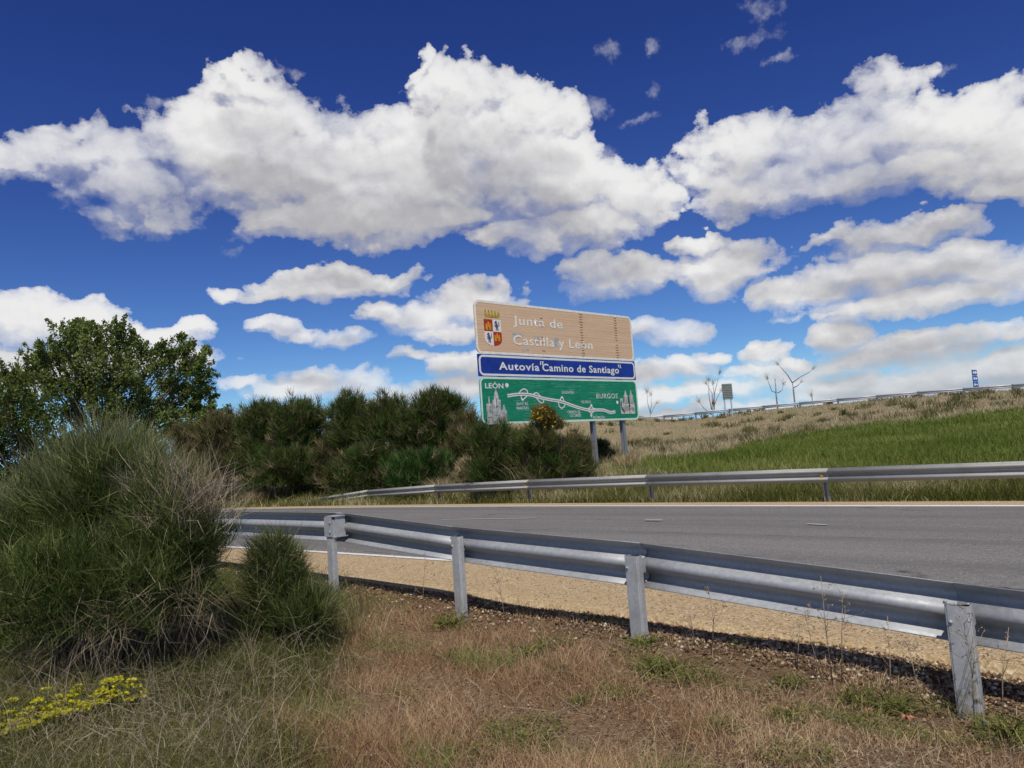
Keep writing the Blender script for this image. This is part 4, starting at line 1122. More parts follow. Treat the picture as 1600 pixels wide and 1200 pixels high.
# brooms beyond the road
FARB = [
 (305, 655, 784, 34, 43, 'broom_olive', .55, 'low olive broom shrub at the left end of the hedge, next to the leafy tree'),
 (350, 640, 786, 46, 40.5, 'broom_olive', .5, 'olive green broom shrub, second from the leafy tree in the far row'),
 (408, 622, 786, 42, 39, 'broom_far', .45, 'rounded broom shrub left of the tall bushy pair beyond the road'),
 (466, 616, 782, 46, 38, 'broom_far', .42, 'tall dark broom shrub with a gap of sky on its right side'),
 (440, 696, 788, 58, 37, 'broom_far', .36, 'low dark broom shrub behind the left ramp of the far guardrail'),
 (560, 608, 768, 40, 36, 'broom_far', .45, 'upright broom shrub right of the sky gap in the far hedge'),
 (615, 610, 764, 52, 35.5, 'broom_far', .48, 'wide broom shrub in the middle of the far hedge'),
 (682, 605, 758, 56, 35, 'broom_far', .42, 'tallest broom shrub of the far hedge, left of the big sign'),
 (735, 640, 752, 36, 33, 'broom_olive', .4, 'narrow broom shrub touching the left edge of the big sign'),
 (650, 700, 760, 56, 31.5, 'broom_lush', .35, 'fresh green low broom shrub in front of the far hedge'),
 (778, 654, 750, 52, 27.0, 'broom_far', .36, 'dark broom shrub under the left end of the green sign panel'),
 (846, 664, 746, 52, 26.4, 'broom_far', .42, 'broom shrub below the middle of the green sign panel'),
 (900, 672, 742, 34, 26.6, 'broom_olive', .45, 'small broom shrub around the second sign post from the right'),
 (940, 686, 728, 20, 34.5, 'broom_far', .2, 'small dark round shrub between the two right sign posts'),
 (585, 690, 772, 52, 34.2, 'broom_far', .3, 'low dark shrub filling the middle of the hedge above the guardrail'),
 (738, 712, 756, 28, 30.0, 'dead_brown', .75, 'dry straw coloured shrub left of the big sign, low down'),
 (520, 684, 780, 34, 36, 'broom_olive', .25, 'dark olive shrub under the sky gap of the far hedge'),
]
for px, yt, yb_, hw, d, mt, t0, lb in FARB:
    k = d / FPX; b = P(px, yb_, d); g = ZF([b[:2]])[0]; tp = P(px, yt, d)[2]; h = max(.8, tp - g); R = hw * k * 1.02
    lobes = []
    for q in range(5):
        f = rng.uniform(.45, .8) if q else .72; o_ = rng.normal(0, .38, 2) * R if q else np.zeros(2)
        lobes.append((np.array([b[0] + o_[0], b[1] + o_[1] * .7, g + h * (f - .22 * (q > 2))]), np.array([R * .85, R * .9, h * (1.0 - f) * .95 + .0]) * (1 if q == 0 else rng.uniform(.75, 1.0)) + np.array([0, 0, .1]), 1.0))
    lobes.append((np.array([b[0], b[1], g + h * .36]), np.array([R * 1.05, R * .95, h * .42]), 2.2))
    sh_ = empty('broom_shrub', (b[0], b[1], g), lb, 'shrub', 'shrubs beyond the road')
    nt = int(720 * max(.45, min(1.5, R * h / 5.0)))
    link('foliage', twig_mesh('foliage', lobes, nt, 18, .46 * min(1, h / 2.2), .027 * d / 36, ZF, tint0=t0, up=.8, spread=.36, inner=.3), MAT[mt], sh_)
    if 'dead' not in mt:
        link('dry_twigs', twig_mesh('dry_twigs', lobes, int(nt * .16), 12, .5, .02 * d / 36, ZF, tint0=.3, up=.5, spread=.5, inner=.75), MAT['dead_brown'], sh_)
    stem_mesh(b, lobes, 14, .035, R * .25).build('stems', MAT['bark'], sh_)
# flowering broom in front of the green panel
b = P(850, 742, 26.0); g = ZF([b[:2]])[0]; k = 26 / FPX
lobes = [(P(848, 650, 26), np.array([20, 20, 17]) * k, 1), (P(862, 664, 26), np.array([18, 18, 16]) * k, .8), (P(845, 690, 26), np.array([26, 24, 34]) * k, 1.2)]
fb = empty('broom_shrub', (b[0], b[1], g), 'broom shrub with yellow flowers in front of the green sign panel', 'shrub', 'shrubs beyond the road')
link('foliage', twig_mesh('foliage', lobes, 260, 16, .32, .018, ZF, tint0=.5), MAT['broom_olive'], fb)
nf = 420; fl_l = [lobes[0], lobes[0], lobes[1]]
li = rng.integers(0, 3, nf); dd = rand_dirs(nf); dd[:, 2] = np.abs(dd[:, 2]) * 1.0 - .35
cc = np.array([fl_l[i][0] for i in li]) + unit(dd) * np.array([fl_l[i][1] for i in li]) * rng.uniform(.55, 1.1, (nf, 1))
a1 = rand_dirs(nf); a2 = unit(np.cross(a1, rand_dirs(nf)))
link('flowers', leaves('flowers', cc, a1 * .045, a2 * .032, rng.random(nf)), MAT['broom_flower'], fb, 'stuff')
stem_mesh(b, lobes, 12, .02, .1).build('stems', MAT['bark'], fb)
for px, yt, yb_, d, lb in ((829, 698, 742, 26.2, 'golden dry grass tuft among the shrubs under the sign'), (985, 700, 728, 30, 'pale dry grass tuft at the foot of the right sign post'), (690, 735, 762, 29, 'pale dry grass tuft between the fresh green shrub and the guardrail'), (395, 760, 786, 36.5, 'dry grass tuft left of the far guardrail end')):
    b = P(px, yb_, d); g = ZF([b[:2]])[0]; h = P(px, yt, d)[2] - g
    st = np.c_[b[0] + rng.normal(0, .22, 500), b[1] + rng.normal(0, .22, 500), np.full(500, g)]
    dr = unit(np.c_[rng.normal(0, .3, 500), rng.normal(0, .3, 500), np.ones(500)]); L = h * rng.uniform(.6, 1.05, 500)
    tuft = ribbons('grass_tuft', np.stack([st, st + dr * (L * .6)[:, None], st + dr * L[:, None] + np.c_[dr[:, :2] * .35, -.1 * np.ones(500)] * L[:, None]], 1), .016, rng.random(500) * .7 + .2)
    tag(link('grass_tuft', tuft, MAT['straw']), lb, 'grass tuft', 'dry grass tufts beyond the road')


# ------------------------------------------------------------------ leafy trees on the left
def leafy_tree(name, lb, clusters, depth, base, trunk_r, mat, leaf, shoots=15, per=26, seed=1, wind=(0.35, 0, .1)):
    t = empty(name, (*base[:2], ZF([base[:2]])[0]), lb, 'tree', 'leafy trees on the left')
    g = ZF([base[:2]])[0]; k = depth / FPX
    cs = [(P(x, y, depth + rng.uniform(-3.0, 2.0)), r * k) for x, y, r in clusters]
    cen = np.mean([c for c, _ in cs], 0)
    mb = MB(); fork = np.array([base[0], base[1], g + (cen[2] - g) * .35])
    mb.tube([np.array([*base[:2], g - .3]), (np.array([*base[:2], g]) + fork) / 2 + (.1, 0, 0), fork], [trunk_r, trunk_r * .8, trunk_r * .65], 8)
    mb.build('trunk', MAT['bark'], t)
    mb = MB(); C_, A_, B_, T_ = [], [], [], []
    for c, r in cs:
        m_ = fork + (c - fork) * .5 + rng.normal(0, .25, 3) + np.array([0, 0, .1])
        mb.tube([fork, m_, c, c + unit(c - cen) * r * .8], [trunk_r * .3, trunk_r * .2, trunk_r * .1, .012], 4)
        n = max(4, int(shoots * (r / (30 * k)) ** 2)); tb = np.clip(rng.normal(.5, .16), 0.1, .9)
        for _ in range(n):
            s0 = c + rng.normal(0, .42, 3) * r
            ax_ = unit(unit(s0 - cen) * .6 + np.array([0, 0, .55]) + np.array(wind) + rng.normal(0, .35, 3)); L = r * rng.uniform(.7, 1.35)
            mb.tube([s0 - ax_ * L * .5, s0 + ax_ * L * .5], [.016, .006], 3, False)
            u = rng.random(per) * 1.1 - .5
            q = s0 + ax_ * (u * L)[:, None] + rng.normal(0, .10, (per, 3)) * (1.15 - u)[:, None]
            C_.append(q); a = unit(ax_ + rng.normal(0, .8, (per, 3))); b = unit(np.cross(a, rand_dirs(per)))
            s_ = leaf * rng.uniform(.7, 1.3, (per, 1)); A_.append(a * s_); B_.append(b * s_ * .62); T_.append(np.clip(tb + rng.normal(0, .2, per), 0, 1))
    mb.build('limbs', MAT['bark'], t)
    link('crown', leaves('crown', np.vstack(C_), np.vstack(A_), np.vstack(B_), np.hstack(T_)), mat, t)


cl = [(95, 528, 20), (125, 520, 22), (80, 560, 26), (118, 556, 28), (155, 530, 22), (185, 528, 22), (160, 562, 30), (200, 560, 28), (52, 562, 18), (45, 585, 22), (85, 600, 30), (130, 598, 30), (175, 600, 30), (220, 545, 18), (215, 595, 28), (245, 570, 20), (250, 548, 18), (262, 600, 24), (275, 562, 20), (292, 542, 16), (296, 570, 22), (315, 562, 16), (310, 590, 22), (290, 610, 22), (324, 616, 18), (300, 635, 26), (336, 642, 15), (255, 635, 26), (215, 635, 28), (170, 640, 30), (120, 640, 30), (280, 655, 18), (320, 655, 18), (300, 668, 20), (265, 670, 22), (345, 652, 9), (230, 665, 22), (180, 675, 28), (140, 510, 9), (117, 505, 7), (190, 512, 10), (65, 545, 11), (283, 527, 7), (322, 548, 8), (212, 528, 9)]
leafy_tree('broadleaf_tree', 'leafy green tree with upswept branches, its crown against the clouds on the left', cl, 46, P(165, 765, 46), .30, MAT['leaf'], .085, shoots=30, per=70)
cl = [(10, 590, 22), (30, 600, 20), (5, 620, 28), (45, 625, 26), (20, 650, 30), (70, 650, 28), (-20, 640, 30), (40, 680, 30), (90, 690, 28), (0, 690, 30), (60, 715, 28), (15, 725, 28), (110, 720, 26), (-40, 690, 30), (-50, 620, 26), (150, 715, 26), (130, 690, 24), (200, 710, 22), (230, 700, 16), (0, 755, 28), (45, 752, 26), (90, 748, 24), (-40, 760, 28), (130, 745, 22), (20, 785, 22)]
leafy_tree('broadleaf_tree', 'lower darker leafy tree at the left margin, in front of the taller crown', cl, 38, P(35, 780, 38), .2, MAT['leaf_dark'], .075, shoots=28, per=52, wind=(0.1, 0, 0))


# bare pollarded trees behind the embankment
def bare(lb, d, strokes, r):
    b = P(*strokes[0][0], d); g = ZF([b[:2]])[0]
    t = empty('bare_tree', (*b[:2], g), lb, 'tree', 'bare trees behind the embankment')
    for i, s in enumerate(strokes):
        mb = MB(); pts = [P(x, y, d + rng.uniform(-.4, .4) * (j > 0)) for j, (x, y) in enumerate(s)]
        if i == 0: pts[0][2] = min(pts[0][2], g) - .5
        k = len(pts); r_ = [r * .62 * (1 if i == 0 else .5) * (1 - .6 * j / (k - 1)) for j in range(k)]
        mb.tube(pts, r_, 5); mb.build('trunk' if i == 0 else 'limb', MAT['bare_bark'], t)
        if i:                                                        # knobs of short shoots at the cut ends
            n = 40; e = pts[-1]; st = np.repeat(e[None], n, 0) + rng.normal(0, .1, (n, 3)); dr = unit(unit(e - pts[-2]) + rng.normal(0, .45, (n, 3))); L = rng.uniform(.4, 1.5, n)
            link('shoots', ribbons('shoots', np.stack([st, st + dr * (L * .5)[:, None], st + dr * L[:, None]], 1), .022, .3 + rng.random(n) * .3), MAT['dry_twig'], t)


bare('thin bare forked tree just right of the big sign', 112, [[(1016, 660), (1016, 645)], [(1016, 645), (1012, 630), (1011, 613)], [(1016, 645), (1018, 632), (1017, 618)], [(1016, 648), (1022, 636), (1026, 630)]], .16)
bare('bare cluster of upright stems left of the grey signboard', 108, [[(1114, 650), (1113, 632)], [(1112, 640), (1108, 620), (1107, 595)], [(1113, 636), (1113, 615), (1104, 600)], [(1114, 634), (1117, 612), (1124, 584)], [(1115, 636), (1120, 622), (1126, 612)], [(1112, 648), (1100, 638), (1093, 628)], [(1116, 640), (1116, 618), (1114, 600)]], .26)
bare('bare tree with three upturned arms right of the grey signboard', 112, [[(1216, 640), (1213, 618), (1211, 591)], [(1214, 614), (1206, 611), (1202, 600), (1199, 592)], [(1215, 614), (1222, 610), (1224, 601)]], .26)
bare('tallest bare tree with a wide forked crown on the embankment', 114, [[(1243, 640), (1240, 610), (1238, 598)], [(1238, 598), (1230, 585), (1222, 576), (1216, 570)], [(1238, 598), (1252, 588), (1262, 583), (1270, 577)], [(1240, 606), (1247, 602), (1252, 597)]], .28)
bare('short broken bare stump far along the embankment crest', 108, [[(1270, 634), (1269, 620)], [(1269, 626), (1268, 619)]], .14)


# ------------------------------------------------------------------ ground cover (uncountable)
def scatter(n, r0, r1, a0, a1, keep, zf):
    out = np.empty((0, 2))
    while len(out) < n:
        m_ = max(2000, 2 * n); r = r0 * (r1 / r0) ** rng.random(m_); a = np.radians(rng.uniform(a0, a1, m_))
        q = np.c_[r * np.sin(a), r * np.cos(a)]; out = np.vstack([out, q[keep(q)]])
    out = out[:n]; return np.c_[out, zf(out)]


def near_side(q, lo=0.0, hi=40):
    d = np.full(len(q), 1e9); sg = np.zeros(len(q))
    n = nrm2(SH_OUT)
    for i in range(0, NS, 2):
        v = q - SH_OUT[i, :2]; r = np.hypot(v[:, 0], v[:, 1]); u = r < d; d[u] = r[u]; sg[u] = -(v[u] @ n[i])
    return sg


def clump(q, f, s): return np.sin(q[:, 0] * f + s) * np.sin(q[:, 1] * f * 1.3 + 2 * s) + .5 * np.sin(q[:, 0] * f * 2.7 + q[:, 1] * f * 2.1 + s * 3)


def blades(name, base, h, w, tint, lean=.35, mat=None, droop=.3, K=3):
    n = len(base); dr = unit(np.c_[rng.normal(0, lean, (n, 2)), np.ones(n)]); h = np.broadcast_to(h, (n,))
    b = base - np.array([0, 0, .01])
    p1 = b + dr * (h * .55)[:, None]; p2 = b + dr * h[:, None] + np.c_[dr[:, :2] * droop, -np.abs(dr[:, :1]) * droop * .3] * h[:, None]
    return tag(link(name, ribbons(name, np.stack([b, p1, p2], 1), w, tint), mat), None, None, None, 'stuff')


A0, A1 = -46, 46
def brown_keep(q):
    s = near_side(q); g = is_green(q); dens = np.clip(.15 + s * 1.1, .04, 1) * (1 - g)
    patch = np.clip(.55 + .65 * clump(q, 2.9, 1.0), .06, 1)
    return (s > .02) & (rng.random(len(q)) < dens * patch)
q = scatter(100000, 1.9, 11, A0, A1, brown_keep, ZN)
pt = clump(q, 1.7, .4)
ti = np.clip(.33 + .15 * pt + rng.normal(0, .22, len(q)), 0, .86); gp = (clump(q, 3.1, 2.2) > .62) & (rng.random(len(q)) < .65); ti[gp] = rng.uniform(.9, 1, gp.sum())
red = (q[:, 0] < .6 + .3 * np.sin(q[:, 1] * 2)); ti = np.where(red & (ti < .86), ti * .55, ti)
sdn = near_side(q[:, :2])
hh = np.clip(.028 + .03 * clump(q, 1.6, .9) + rng.gamma(1.6, .018, len(q)), .015, .17) * np.clip(.45 + sdn * .6, .4, 1) * np.where(red, 1.7, 1.0)
blades('dry_grass', q, hh, rng.uniform(.002, .0042, len(q)), ti, .55, MAT['brown_grass'])

def green_keep(q): return (near_side(q) > .1) & (rng.random(len(q)) < is_green(q) * np.clip(.75 + .4 * clump(q, 1.9, .3), .3, 1))
q = scatter(95000, 1.9, 16, A0 - 4, A1, green_keep, ZN)
ti = np.clip(.40 + .16 * clump(q, 1.5, 1.3) + rng.normal(0, .2, len(q)), 0, 1)
blades('green_grass', q, np.clip(.13 + .08 * clump(q, 1.2, .2) + rng.gamma(2, .04, len(q)), .05, .42), rng.uniform(.0025, .005, len(q)), ti, .5, MAT['green_grass'], .5)
# flattened dead straw
def any_keep(q): s = near_side(q); return (s > .25) & (rng.random(len(q)) < .35 + .65 * is_green(q) + .3 * (clump(q, 2.9, .5) > .2))
q = scatter(26000, 1.9, 10, A0, A1, any_keep, ZN); n = len(q)
a = rng.uniform(0, 2 * np.pi, n); L = rng.uniform(.06, .26, n); el_ = rng.normal(.18, .22, n)
dr = np.c_[np.cos(a) * np.cos(el_), np.sin(a) * np.cos(el_), np.abs(np.sin(el_))]
g_ = is_green(q[:, :2]); st = q + np.c_[np.zeros((n, 2)), .01 + g_ * rng.uniform(0, .16, n)]
kk = np.c_[rng.normal(0, .25, (n, 2)), -.15 * np.ones(n)]
tag(link('dead_straw', ribbons('dead_straw', np.stack([st, st + dr * (L * .5)[:, None], st + (dr + kk * .6) * L[:, None]], 1), rng.uniform(.0018, .0036, n), np.clip(rng.normal(.55, .3, n), 0, 1)), MAT['dry_twig']), kind='stuff')
# tiny broad-leaved weeds, dry leaf bits and stem crumbs among the grass
def crumbs(name, n, size, mat, keep, up, t0=.5, ts=.3):
    q = scatter(n, 2.0, 9.5, A0, A1, keep, ZN); a = unit(np.c_[rng.normal(0, 1, (n, 2)), rng.normal(0, .35, n) + up * .4]); b = unit(np.cross(a, np.c_[rng.normal(0, .4, (n, 2)), np.ones(n)]))
    s = (size * rng.uniform(.5, 1.4, n))[:, None]; tag(link(name, leaves(name, q + np.c_[np.zeros((n, 2)), rng.uniform(.004, .03 + up * .04, n)], a * s, b * s * rng.uniform(.2, .55, (n, 1)), np.clip(rng.normal(t0, ts, n), 0, 1)), mat), kind='stuff')
def bk(q): s = near_side(q); return (s > .1) & (rng.random(len(q)) < (1 - is_green(q)))
crumbs('leaf_litter', 22000, .011, MAT['dead_brown'], bk, .1, .45)
crumbs('ground_weeds', 20000, .011, MAT['weed'], lambda q: bk(q) & (clump(q, 3.1, 2.2) + .5 * clump(q, 7.0, .4) > .62), .6)
# long straw stalks in the green hollow
q = scatter(2600, 2.6, 8, A0, 5, green_keep, ZN)
blades('straw_stalks', q, rng.uniform(.2, .55, len(q)), rng.uniform(.0025, .004, len(q)), np.clip(rng.normal(.6, .25, len(q)), 0, 1), .45, MAT['dry_twig'], .6)

# pebbles along the broken gravel edge
oct_v = np.array([(1, 0, 0), (-1, 0, 0), (0, 1, 0), (0, -1, 0), (0, 0, .7), (0, 0, -.7)], float); oct_f = [(0, 2, 4), (2, 1, 4), (1, 3, 4), (3, 0, 4), (2, 0, 5), (1, 2, 5), (3, 1, 5), (0, 3, 5)]
def pebbles(name, n, keep, r0, r1, size, zf, stops):
    q = scatter(n, r0, r1, -40, 44, keep, zf); sz = size[0] + (size[1] - size[0]) * rng.random(n) ** 3
    V = oct_v[None] * (sz[:, None, None] * rng.uniform(.6, 1.3, (n, 6, 1))); a = rng.uniform(0, 6.28, n); ca, sa = np.cos(a)[:, None], np.sin(a)[:, None]
    W_ = np.stack([V[:, :, 0] * ca - V[:, :, 1] * sa, V[:, :, 0] * sa + V[:, :, 1] * ca, V[:, :, 2]], -1) + (q + np.c_[np.zeros((n, 2)), sz * .35])[:, None]
    lp = (np.array(oct_f)[None] + (np.arange(n) * 6)[:, None, None]).ravel()
    mt, T, o = new_mat(name); at = T.n('ShaderNodeAttribute'); at.attribute_name = 'tint'; principled(T, o, T.ramp(at.outputs['Fac'], stops), .9, 0, .2)
    tag(link(name, raw_mesh(name, W_.reshape(-1, 3), lp, np.arange(n * 8) * 3, {'tint': np.repeat(rng.random(n), 6)}), mt), kind='stuff')
PST = [(0, (.10, .06, .035)), (.5, (.24, .15, .085)), (.85, (.38, .27, .16)), (1, (.62, .54, .42))]
pebbles('pebbles', 14000, lambda q: (lambda s: (s > -.03) & (rng.random(len(q)) < np.exp(-(s / .35) ** 2)))(near_side(q)), 2.2, 12, (.004, .022), ZN, PST)
shz = RBF([tuple(x) for r_ in sh_rows[::2] for x in r_[20:180:5]], .4)
pebbles('loose_gravel', 9000, lambda q: (lambda s: (s < -.02) & (s > -1.6))(near_side(q)), 2.6, 13, (.003, .010), shz, [(0, (.2, .13, .07)), (.6, (.40, .29, .16)), (1, (.68, .58, .42))])

# beyond the road: roadside grass, cereal, dry bank
def edge_dist(q):
    d = np.full(len(q), 1e9); sg = np.zeros(len(q)); n = n_far
    for i in range(0, NS, 2):
        v = q - FAR_EDGE[i, :2]; r = np.hypot(v[:, 0], v[:, 1]); u = r < d; d[u] = r[u]; sg[u] = v[u] @ n[i]
    return sg
q = scatter(60000, 12, 48, -42, 44, lambda q: (lambda s: (s > .85) & (s < 6.5) & (rng.random(len(q)) < np.clip(.3 + (s - .85) * .5, 0, 1)))(edge_dist(q)), ZF)
ed = edge_dist(q[:, :2]); r = np.hypot(q[:, 0], q[:, 1]); cp = clump(q, .8, .6)
ti = np.clip(.48 + .26 * cp + rng.normal(0, .2, len(q)), 0, 1)
blades('roadside_grass', q, np.clip((.16 + .12 * cp + rng.gamma(2, .09, len(q))) * np.clip(ed / 2.0, .3, 1), .06, .8), r * 7e-4, ti, .4, MAT['green_grass'], .4)
q = scatter(75000, 14, 56, 4, 46, lambda q: (field_mask(q) > rng.normal(0, 1.3, len(q))) & (edge_dist(q) > 4.2), ZF); r = np.hypot(q[:, 0], q[:, 1])
blades('cereal_crop', q, rng.uniform(.14, .40, len(q)) * (1 + .25 * clump(q, .6, .7)), r * 8e-4, np.clip(.52 + .2 * clump(q, .5, .2) + rng.normal(0, .24, len(q)), 0, 1), .3, MAT['cereal'], .5)
q = scatter(90000, 24, 108, -42, 44, lambda q: (lambda s: (s > 4.5) & (field_mask(q) < rng.normal(.5, 1.5, len(q))))(edge_dist(q)), ZF); r = np.hypot(q[:, 0], q[:, 1])
cp = clump(q, .35, 1.1)
blades('bank_grass', q, np.clip(.18 + .10 * cp + rng.gamma(2, .07, len(q)), .08, .7) * np.clip(1.4 - r / 110, .45, 1), r * 7e-4, np.clip(.45 + .2 * cp + rng.normal(0, .2, len(q)), 0, .9), .35, MAT['bank_grass'], .3)
tc_ = scatter(260, 34, 104, -5, 42, lambda q: (edge_dist(q) > 9) & (field_mask(q) < -1.5), ZF)
idx = rng.integers(0, len(tc_), 16000); r = np.hypot(tc_[idx, 0], tc_[idx, 1])
q = np.c_[tc_[idx, :2] + rng.normal(0, .28, (16000, 2)) * (.5 + (idx % 7) / 5)[:, None], np.zeros(16000)]; q[:, 2] = ZF(q[:, :2])
blades('scrub_tufts', q, rng.uniform(.2, .75, 16000) * (.6 + (idx % 5) / 6), r * 8e-4, np.clip(.25 + (idx % 11) / 22 + rng.normal(0, .12, 16000), 0, 1), .45, MAT['broom_olive'], .3)


# ------------------------------------------------------------------ single plants on the verge
def umbel_plant(px, py, d, heads, lb):
    heads = int(heads * 1.7)
    c = P(px, py, d); g = ZN([c[:2]])[0]
    t = empty('flowering_spurge', (c[0], c[1], g), lb, 'wildflower', 'yellow wildflowers')
    mb = MB(); C_, A_, B_ = [], [], []; LC, LA, LB = [], [], []
    for _ in range(heads):
        e = c + np.array([rng.normal(0, .052), rng.normal(0, .05), rng.normal(-.01, .055)]); e[2] = max(e[2], g + .12)
        b = np.array([c[0] + rng.normal(0, .02), c[1] + rng.normal(0, .02), g]); mb.tube([b, (b + e) / 2 + rng.normal(0, .012, 3), e], [.003, .0025, .002], 4)
        n = 26; dd = rand_dirs(n); dd[:, 2] = np.abs(dd[:, 2]) * .45; C_.append(e + dd * np.array([.03, .03, .026]))
        a = unit(np.c_[dd[:, :2] + rng.normal(0, .3, (n, 2)), rng.normal(.2, .3, n)]); A_.append(a * .0105); B_.append(unit(np.cross(a, rand_dirs(n))) * .008)
        n = 34; u = rng.uniform(.12, .95, (n, 1)); LC.append(b + (e - b) * u + rng.normal(0, .006, (n, 3))); a = unit(np.c_[rng.normal(0, 1, (n, 2)), rng.uniform(0, .8, n)]); LA.append(a * .016); LB.append(unit(np.cross(a, rand_dirs(n))) * .0045); LC[-1] += a * .014
    mb.build('stems', MAT['bark'] if False else MAT['broom_lush'], t)
    fh = link('flower_heads', leaves('flower_heads', np.vstack(C_), np.vstack(A_), np.vstack(B_), rng.random(len(np.vstack(C_)))), MAT['flower'], t); fh['kind'] = 'stuff'
    link('leaves', leaves('leaves', np.vstack(LC), np.vstack(LA), np.vstack(LB), rng.random(len(np.vstack(LC)))), MAT['weed'], t)


for px, py, d, hd, lb in ((12, 1150, 4.35, 8, 'yellow wildflower clump cut by the lower left margin'), (18, 1122, 4.6, 8, 'yellow wildflower clump second up from the lower left margin'), (40, 1140, 4.5, 6, 'sparse yellow wildflower clump below the leftmost tall one'), (65, 1102, 4.7, 8, 'tall yellow wildflower clump third from the left margin'), (78, 1122, 4.6, 7, 'low yellow wildflower clump in the middle of the patch'), (112, 1112, 4.65, 9, 'wide yellow wildflower clump between the low ones and the bright group'),
                           (108, 1090, 4.85, 6, 'small yellow wildflower clump at the back of the patch'), (150, 1098, 4.75, 8, 'dense yellow wildflower clump left of the brightest one'), (172, 1080, 4.85, 9, 'brightest yellow wildflower clump at the top of the patch'), (198, 1082, 4.8, 9, 'yellow wildflower clump at the right end of the patch')):
    umbel_plant(px, py, d, hd, lb)


def weed(px, py, d, s, n, lb):
    c = P(px, py, d); g = ZN([c[:2]])[0]; b = np.array([c[0], c[1], g])
    st = b + np.c_[rng.normal(0, s * .35, (n, 2)), np.zeros(n)]; st[:, 2] = ZN(st[:, :2]); dr = unit(np.c_[rng.normal(0, .7, (n, 2)), rng.uniform(.5, 1.2, n)]); L = s * rng.uniform(.5, 1.2, n)
    tag(link('weed', ribbons('weed', np.stack([st, st + dr * (L * .5)[:, None], st + dr * L[:, None] + np.c_[dr[:, :2] * .4, -.25 * np.ones(n)] * L[:, None]], 1), s * .075 * rng.uniform(.5, 1.2, n), rng.random(n), taper=.7), MAT['weed']), lb, 'weed', 'green weeds on the verge')


for a_ in ((700, 968, 6.75, .17, 130, 'bushy green weed at the foot of the second guardrail post from the left'), (1005, 1008, 5.25, .13, 110, 'green weed growing around the foot of the third guardrail post'), (705, 1030, 5.6, .11, 70, 'small green weed below the bushy one near the second post'),
           (830, 1035, 5.3, .15, 90, 'upright green weed on the bare brown verge between the middle posts'), (745, 1045, 5.3, .09, 45, 'tiny green weed left of the upright one on the brown verge'), (875, 1075, 4.9, .10, 55, 'low green weed below the upright one on the brown verge'),
           (1030, 1068, 4.7, .15, 120, 'spreading yellowish green weed below the third guardrail post'), (1075, 1085, 4.5, .10, 60, 'small green tuft right of the spreading weed'), (1235, 1080, 4.35, .12, 80, 'green weed halfway between the two right guardrail posts'),
           (1340, 1098, 4.1, .13, 110, 'dark leafy weed left of the foot of the right guardrail post'), (1395, 1105, 4.0, .14, 120, 'dense leafy weed beside the foot of the right guardrail post'), (1575, 1150, 3.55, .17, 150, 'large green weed at the lower right corner'),
           (1230, 1150, 3.85, .12, 90, 'green tuft near the bottom margin, right of the middle'), (1130, 1165, 3.75, .11, 80, 'green tuft at the bottom margin under the third post'), (905, 1120, 4.3, .09, 55, 'small green tuft alone in the reddish grass'),
           (430, 1130, 4.2, .12, 70, 'green weed in the pale dry grass at the lower left of centre'), (285, 1150, 4.1, .16, 80, 'broad green weed in the grass right of the yellow flowers')):
    weed(*a_)


def dry_stalk(px, py0, py1, d, lb, br=9, bend=0.0):
    b = P(px, py0, d); g = ZN([b[:2]])[0]; b[2] = g; tz = P(px, py1, d)[2]; h = tz - g
    t = empty('dry_weed_stalk', b, lb, 'dry weed', 'tall dry weed stalks')
    top = b + np.array([bend * h, rng.normal(0, .05) * h, h]); mid = (b + top) / 2 + np.array([rng.normal(0, .03) * h, 0, 0])
    mb = MB(); mb.tube([b, mid, top], [.0035, .0028, .0015], 5); mb.build('stem', MAT['dry_bark'], t)
    mb = MB(); ends = []
    for k in range(br):
        u = rng.uniform(.4, .97); s0 = b + (mid - b) * u * 2 if u < .5 else mid + (top - mid) * (u - .5) * 2
        e = s0 + np.array([rng.normal(0, .16), rng.normal(0, .14), rng.uniform(.10, .30)]) * h * (1.15 - u) * 1.3; mb.tube([s0, (s0 + e) / 2 + np.array([0, 0, -.01]), e], [.0018, .0015, .001], 3); ends.append(e)
    mb.build('branches', MAT['dry_bark'], t)
    n = 10 * len(ends); e = np.repeat(np.array(ends + [])[:, :], 10, 0) + rng.normal(0, .008, (n, 3)); a = rand_dirs(n); c_ = unit(np.cross(a, rand_dirs(n)))
    link('seed_heads', leaves('seed_heads', e, a * .006, c_ * .003, rng.random(n)), MAT['dry_twig'], t, 'stuff')


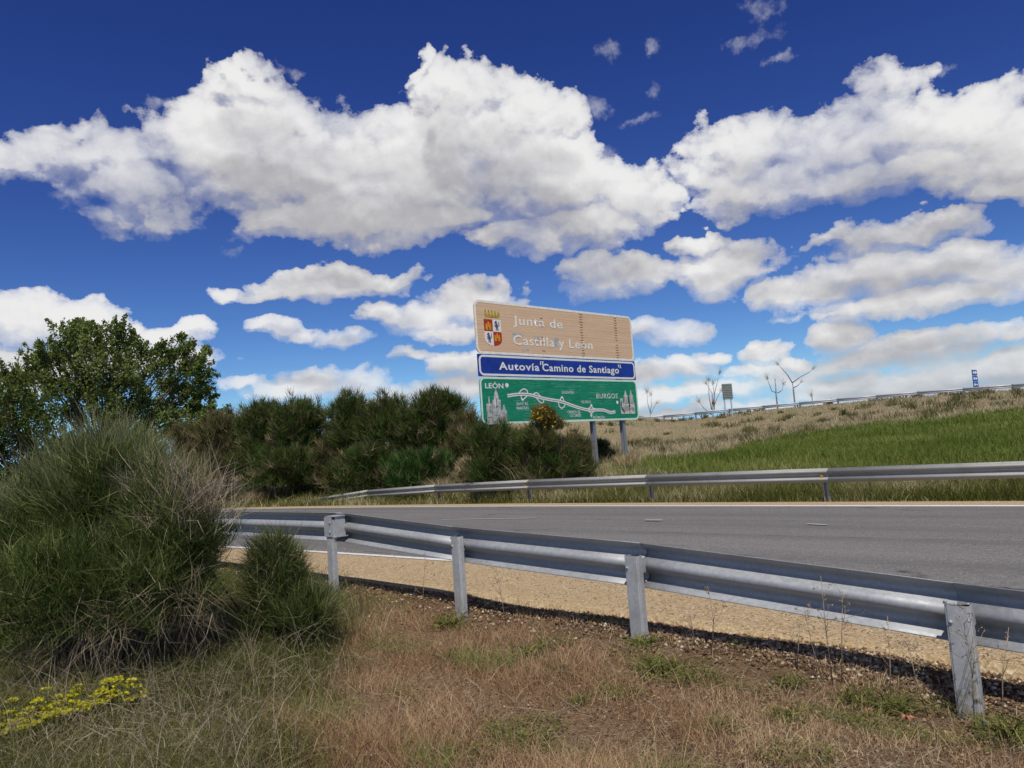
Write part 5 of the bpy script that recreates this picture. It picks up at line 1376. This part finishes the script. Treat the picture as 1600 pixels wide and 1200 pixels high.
MAT['dry_bark'] = flat_mat('dry_stalk', (0.36, 0.28, 0.19), 0.9, 0.3, 30)
for a_ in ((1517, 1090, 945, 3.75, 'tall dry branched weed stalk right of the rightmost guardrail post', 14, .0), (1390, 1075, 965, 4.1, 'dry weed stalk with yellowish tip left of the rightmost guardrail post', 7, .08), (1302, 1075, 900, 4.35, 'tallest dry weed stalk between the two right guardrail posts', 10, -.03),
           (1285, 1065, 950, 4.4, 'leaning dry weed stalk beside the tallest one', 6, -.12), (1315, 1065, 925, 4.35, 'thin dry weed stalk on the right of the tallest one', 7, .1), (1112, 1010, 915, 5.0, 'dry weed stalk just right of the third guardrail post', 7, 0), (1085, 1000, 950, 5.2, 'short dry weed stalk close to the third guardrail post', 5, -.1),
           (660, 955, 868, 7.0, 'dry weed stalk left of the second guardrail post', 6, .1), (790, 965, 895, 6.4, 'short dry weed stalk right of the second guardrail post', 6, -.1), (1560, 1085, 985, 3.7, 'bent dry weed stalk near the right margin', 8, .2), (1445, 1080, 1000, 3.95, 'low tangled dry weed left of the rightmost post', 14, -.15), (1245, 1040, 975, 4.6, 'short dry weed stalk in the rail shade', 5, .15)):
    dry_stalk(*a_)
# litter
for px, py, d, s, col, lb, cat, nm in ((1533, 1108, 3.75, .02, (.16, .26, .29), 'crumpled blue paper scrap by the rightmost guardrail post', 'litter', 'paper_scrap'), (1418, 1118, 3.85, .028, (.50, .20, .12), 'reddish dead leaf among the weeds left of the rightmost post', 'leaf', 'dead_leaf'), (1358, 1112, 3.95, .022, (.40, .17, .10), 'small reddish dead leaf farther left among the weeds', 'leaf', 'dead_leaf'), (880, 1008, 5.3, .02, (.5, .2, .12), 'reddish dead leaf on the brown verge below the gravel', 'leaf', 'dead_leaf')):
    c = P(px, py, d); c[2] = ZN([c[:2]])[0] + .02; mb = MB(); n = 5
    vs = [c + np.array([(i - 2) * s * .5, (j - 2) * s * .4 + .004 * math.sin(i), .35 * s * math.sin(i * 1.9 + j * 1.3) + .012 * (i % 2)]) * np.array([1, 1 - abs(i - 2) * .18 * (1 if nm == 'dead_leaf' else .3), 1]) for i in range(n) for j in range(n)]
    vs = [v if True else v for v in vs]
    fs_ = [(i * n + j, i * n + j + 1, (i + 1) * n + j + 1, (i + 1) * n + j) for i in range(n - 1) for j in range(n - 1)]
    vs = [np.array([v[0], c[1] + (v[1] - c[1]) , v[2]]) for v in vs]
    mb.add(vs, fs_, True); tag(mb.build(nm, flat_mat(nm, col, .8, .25, 40)), lb, cat)
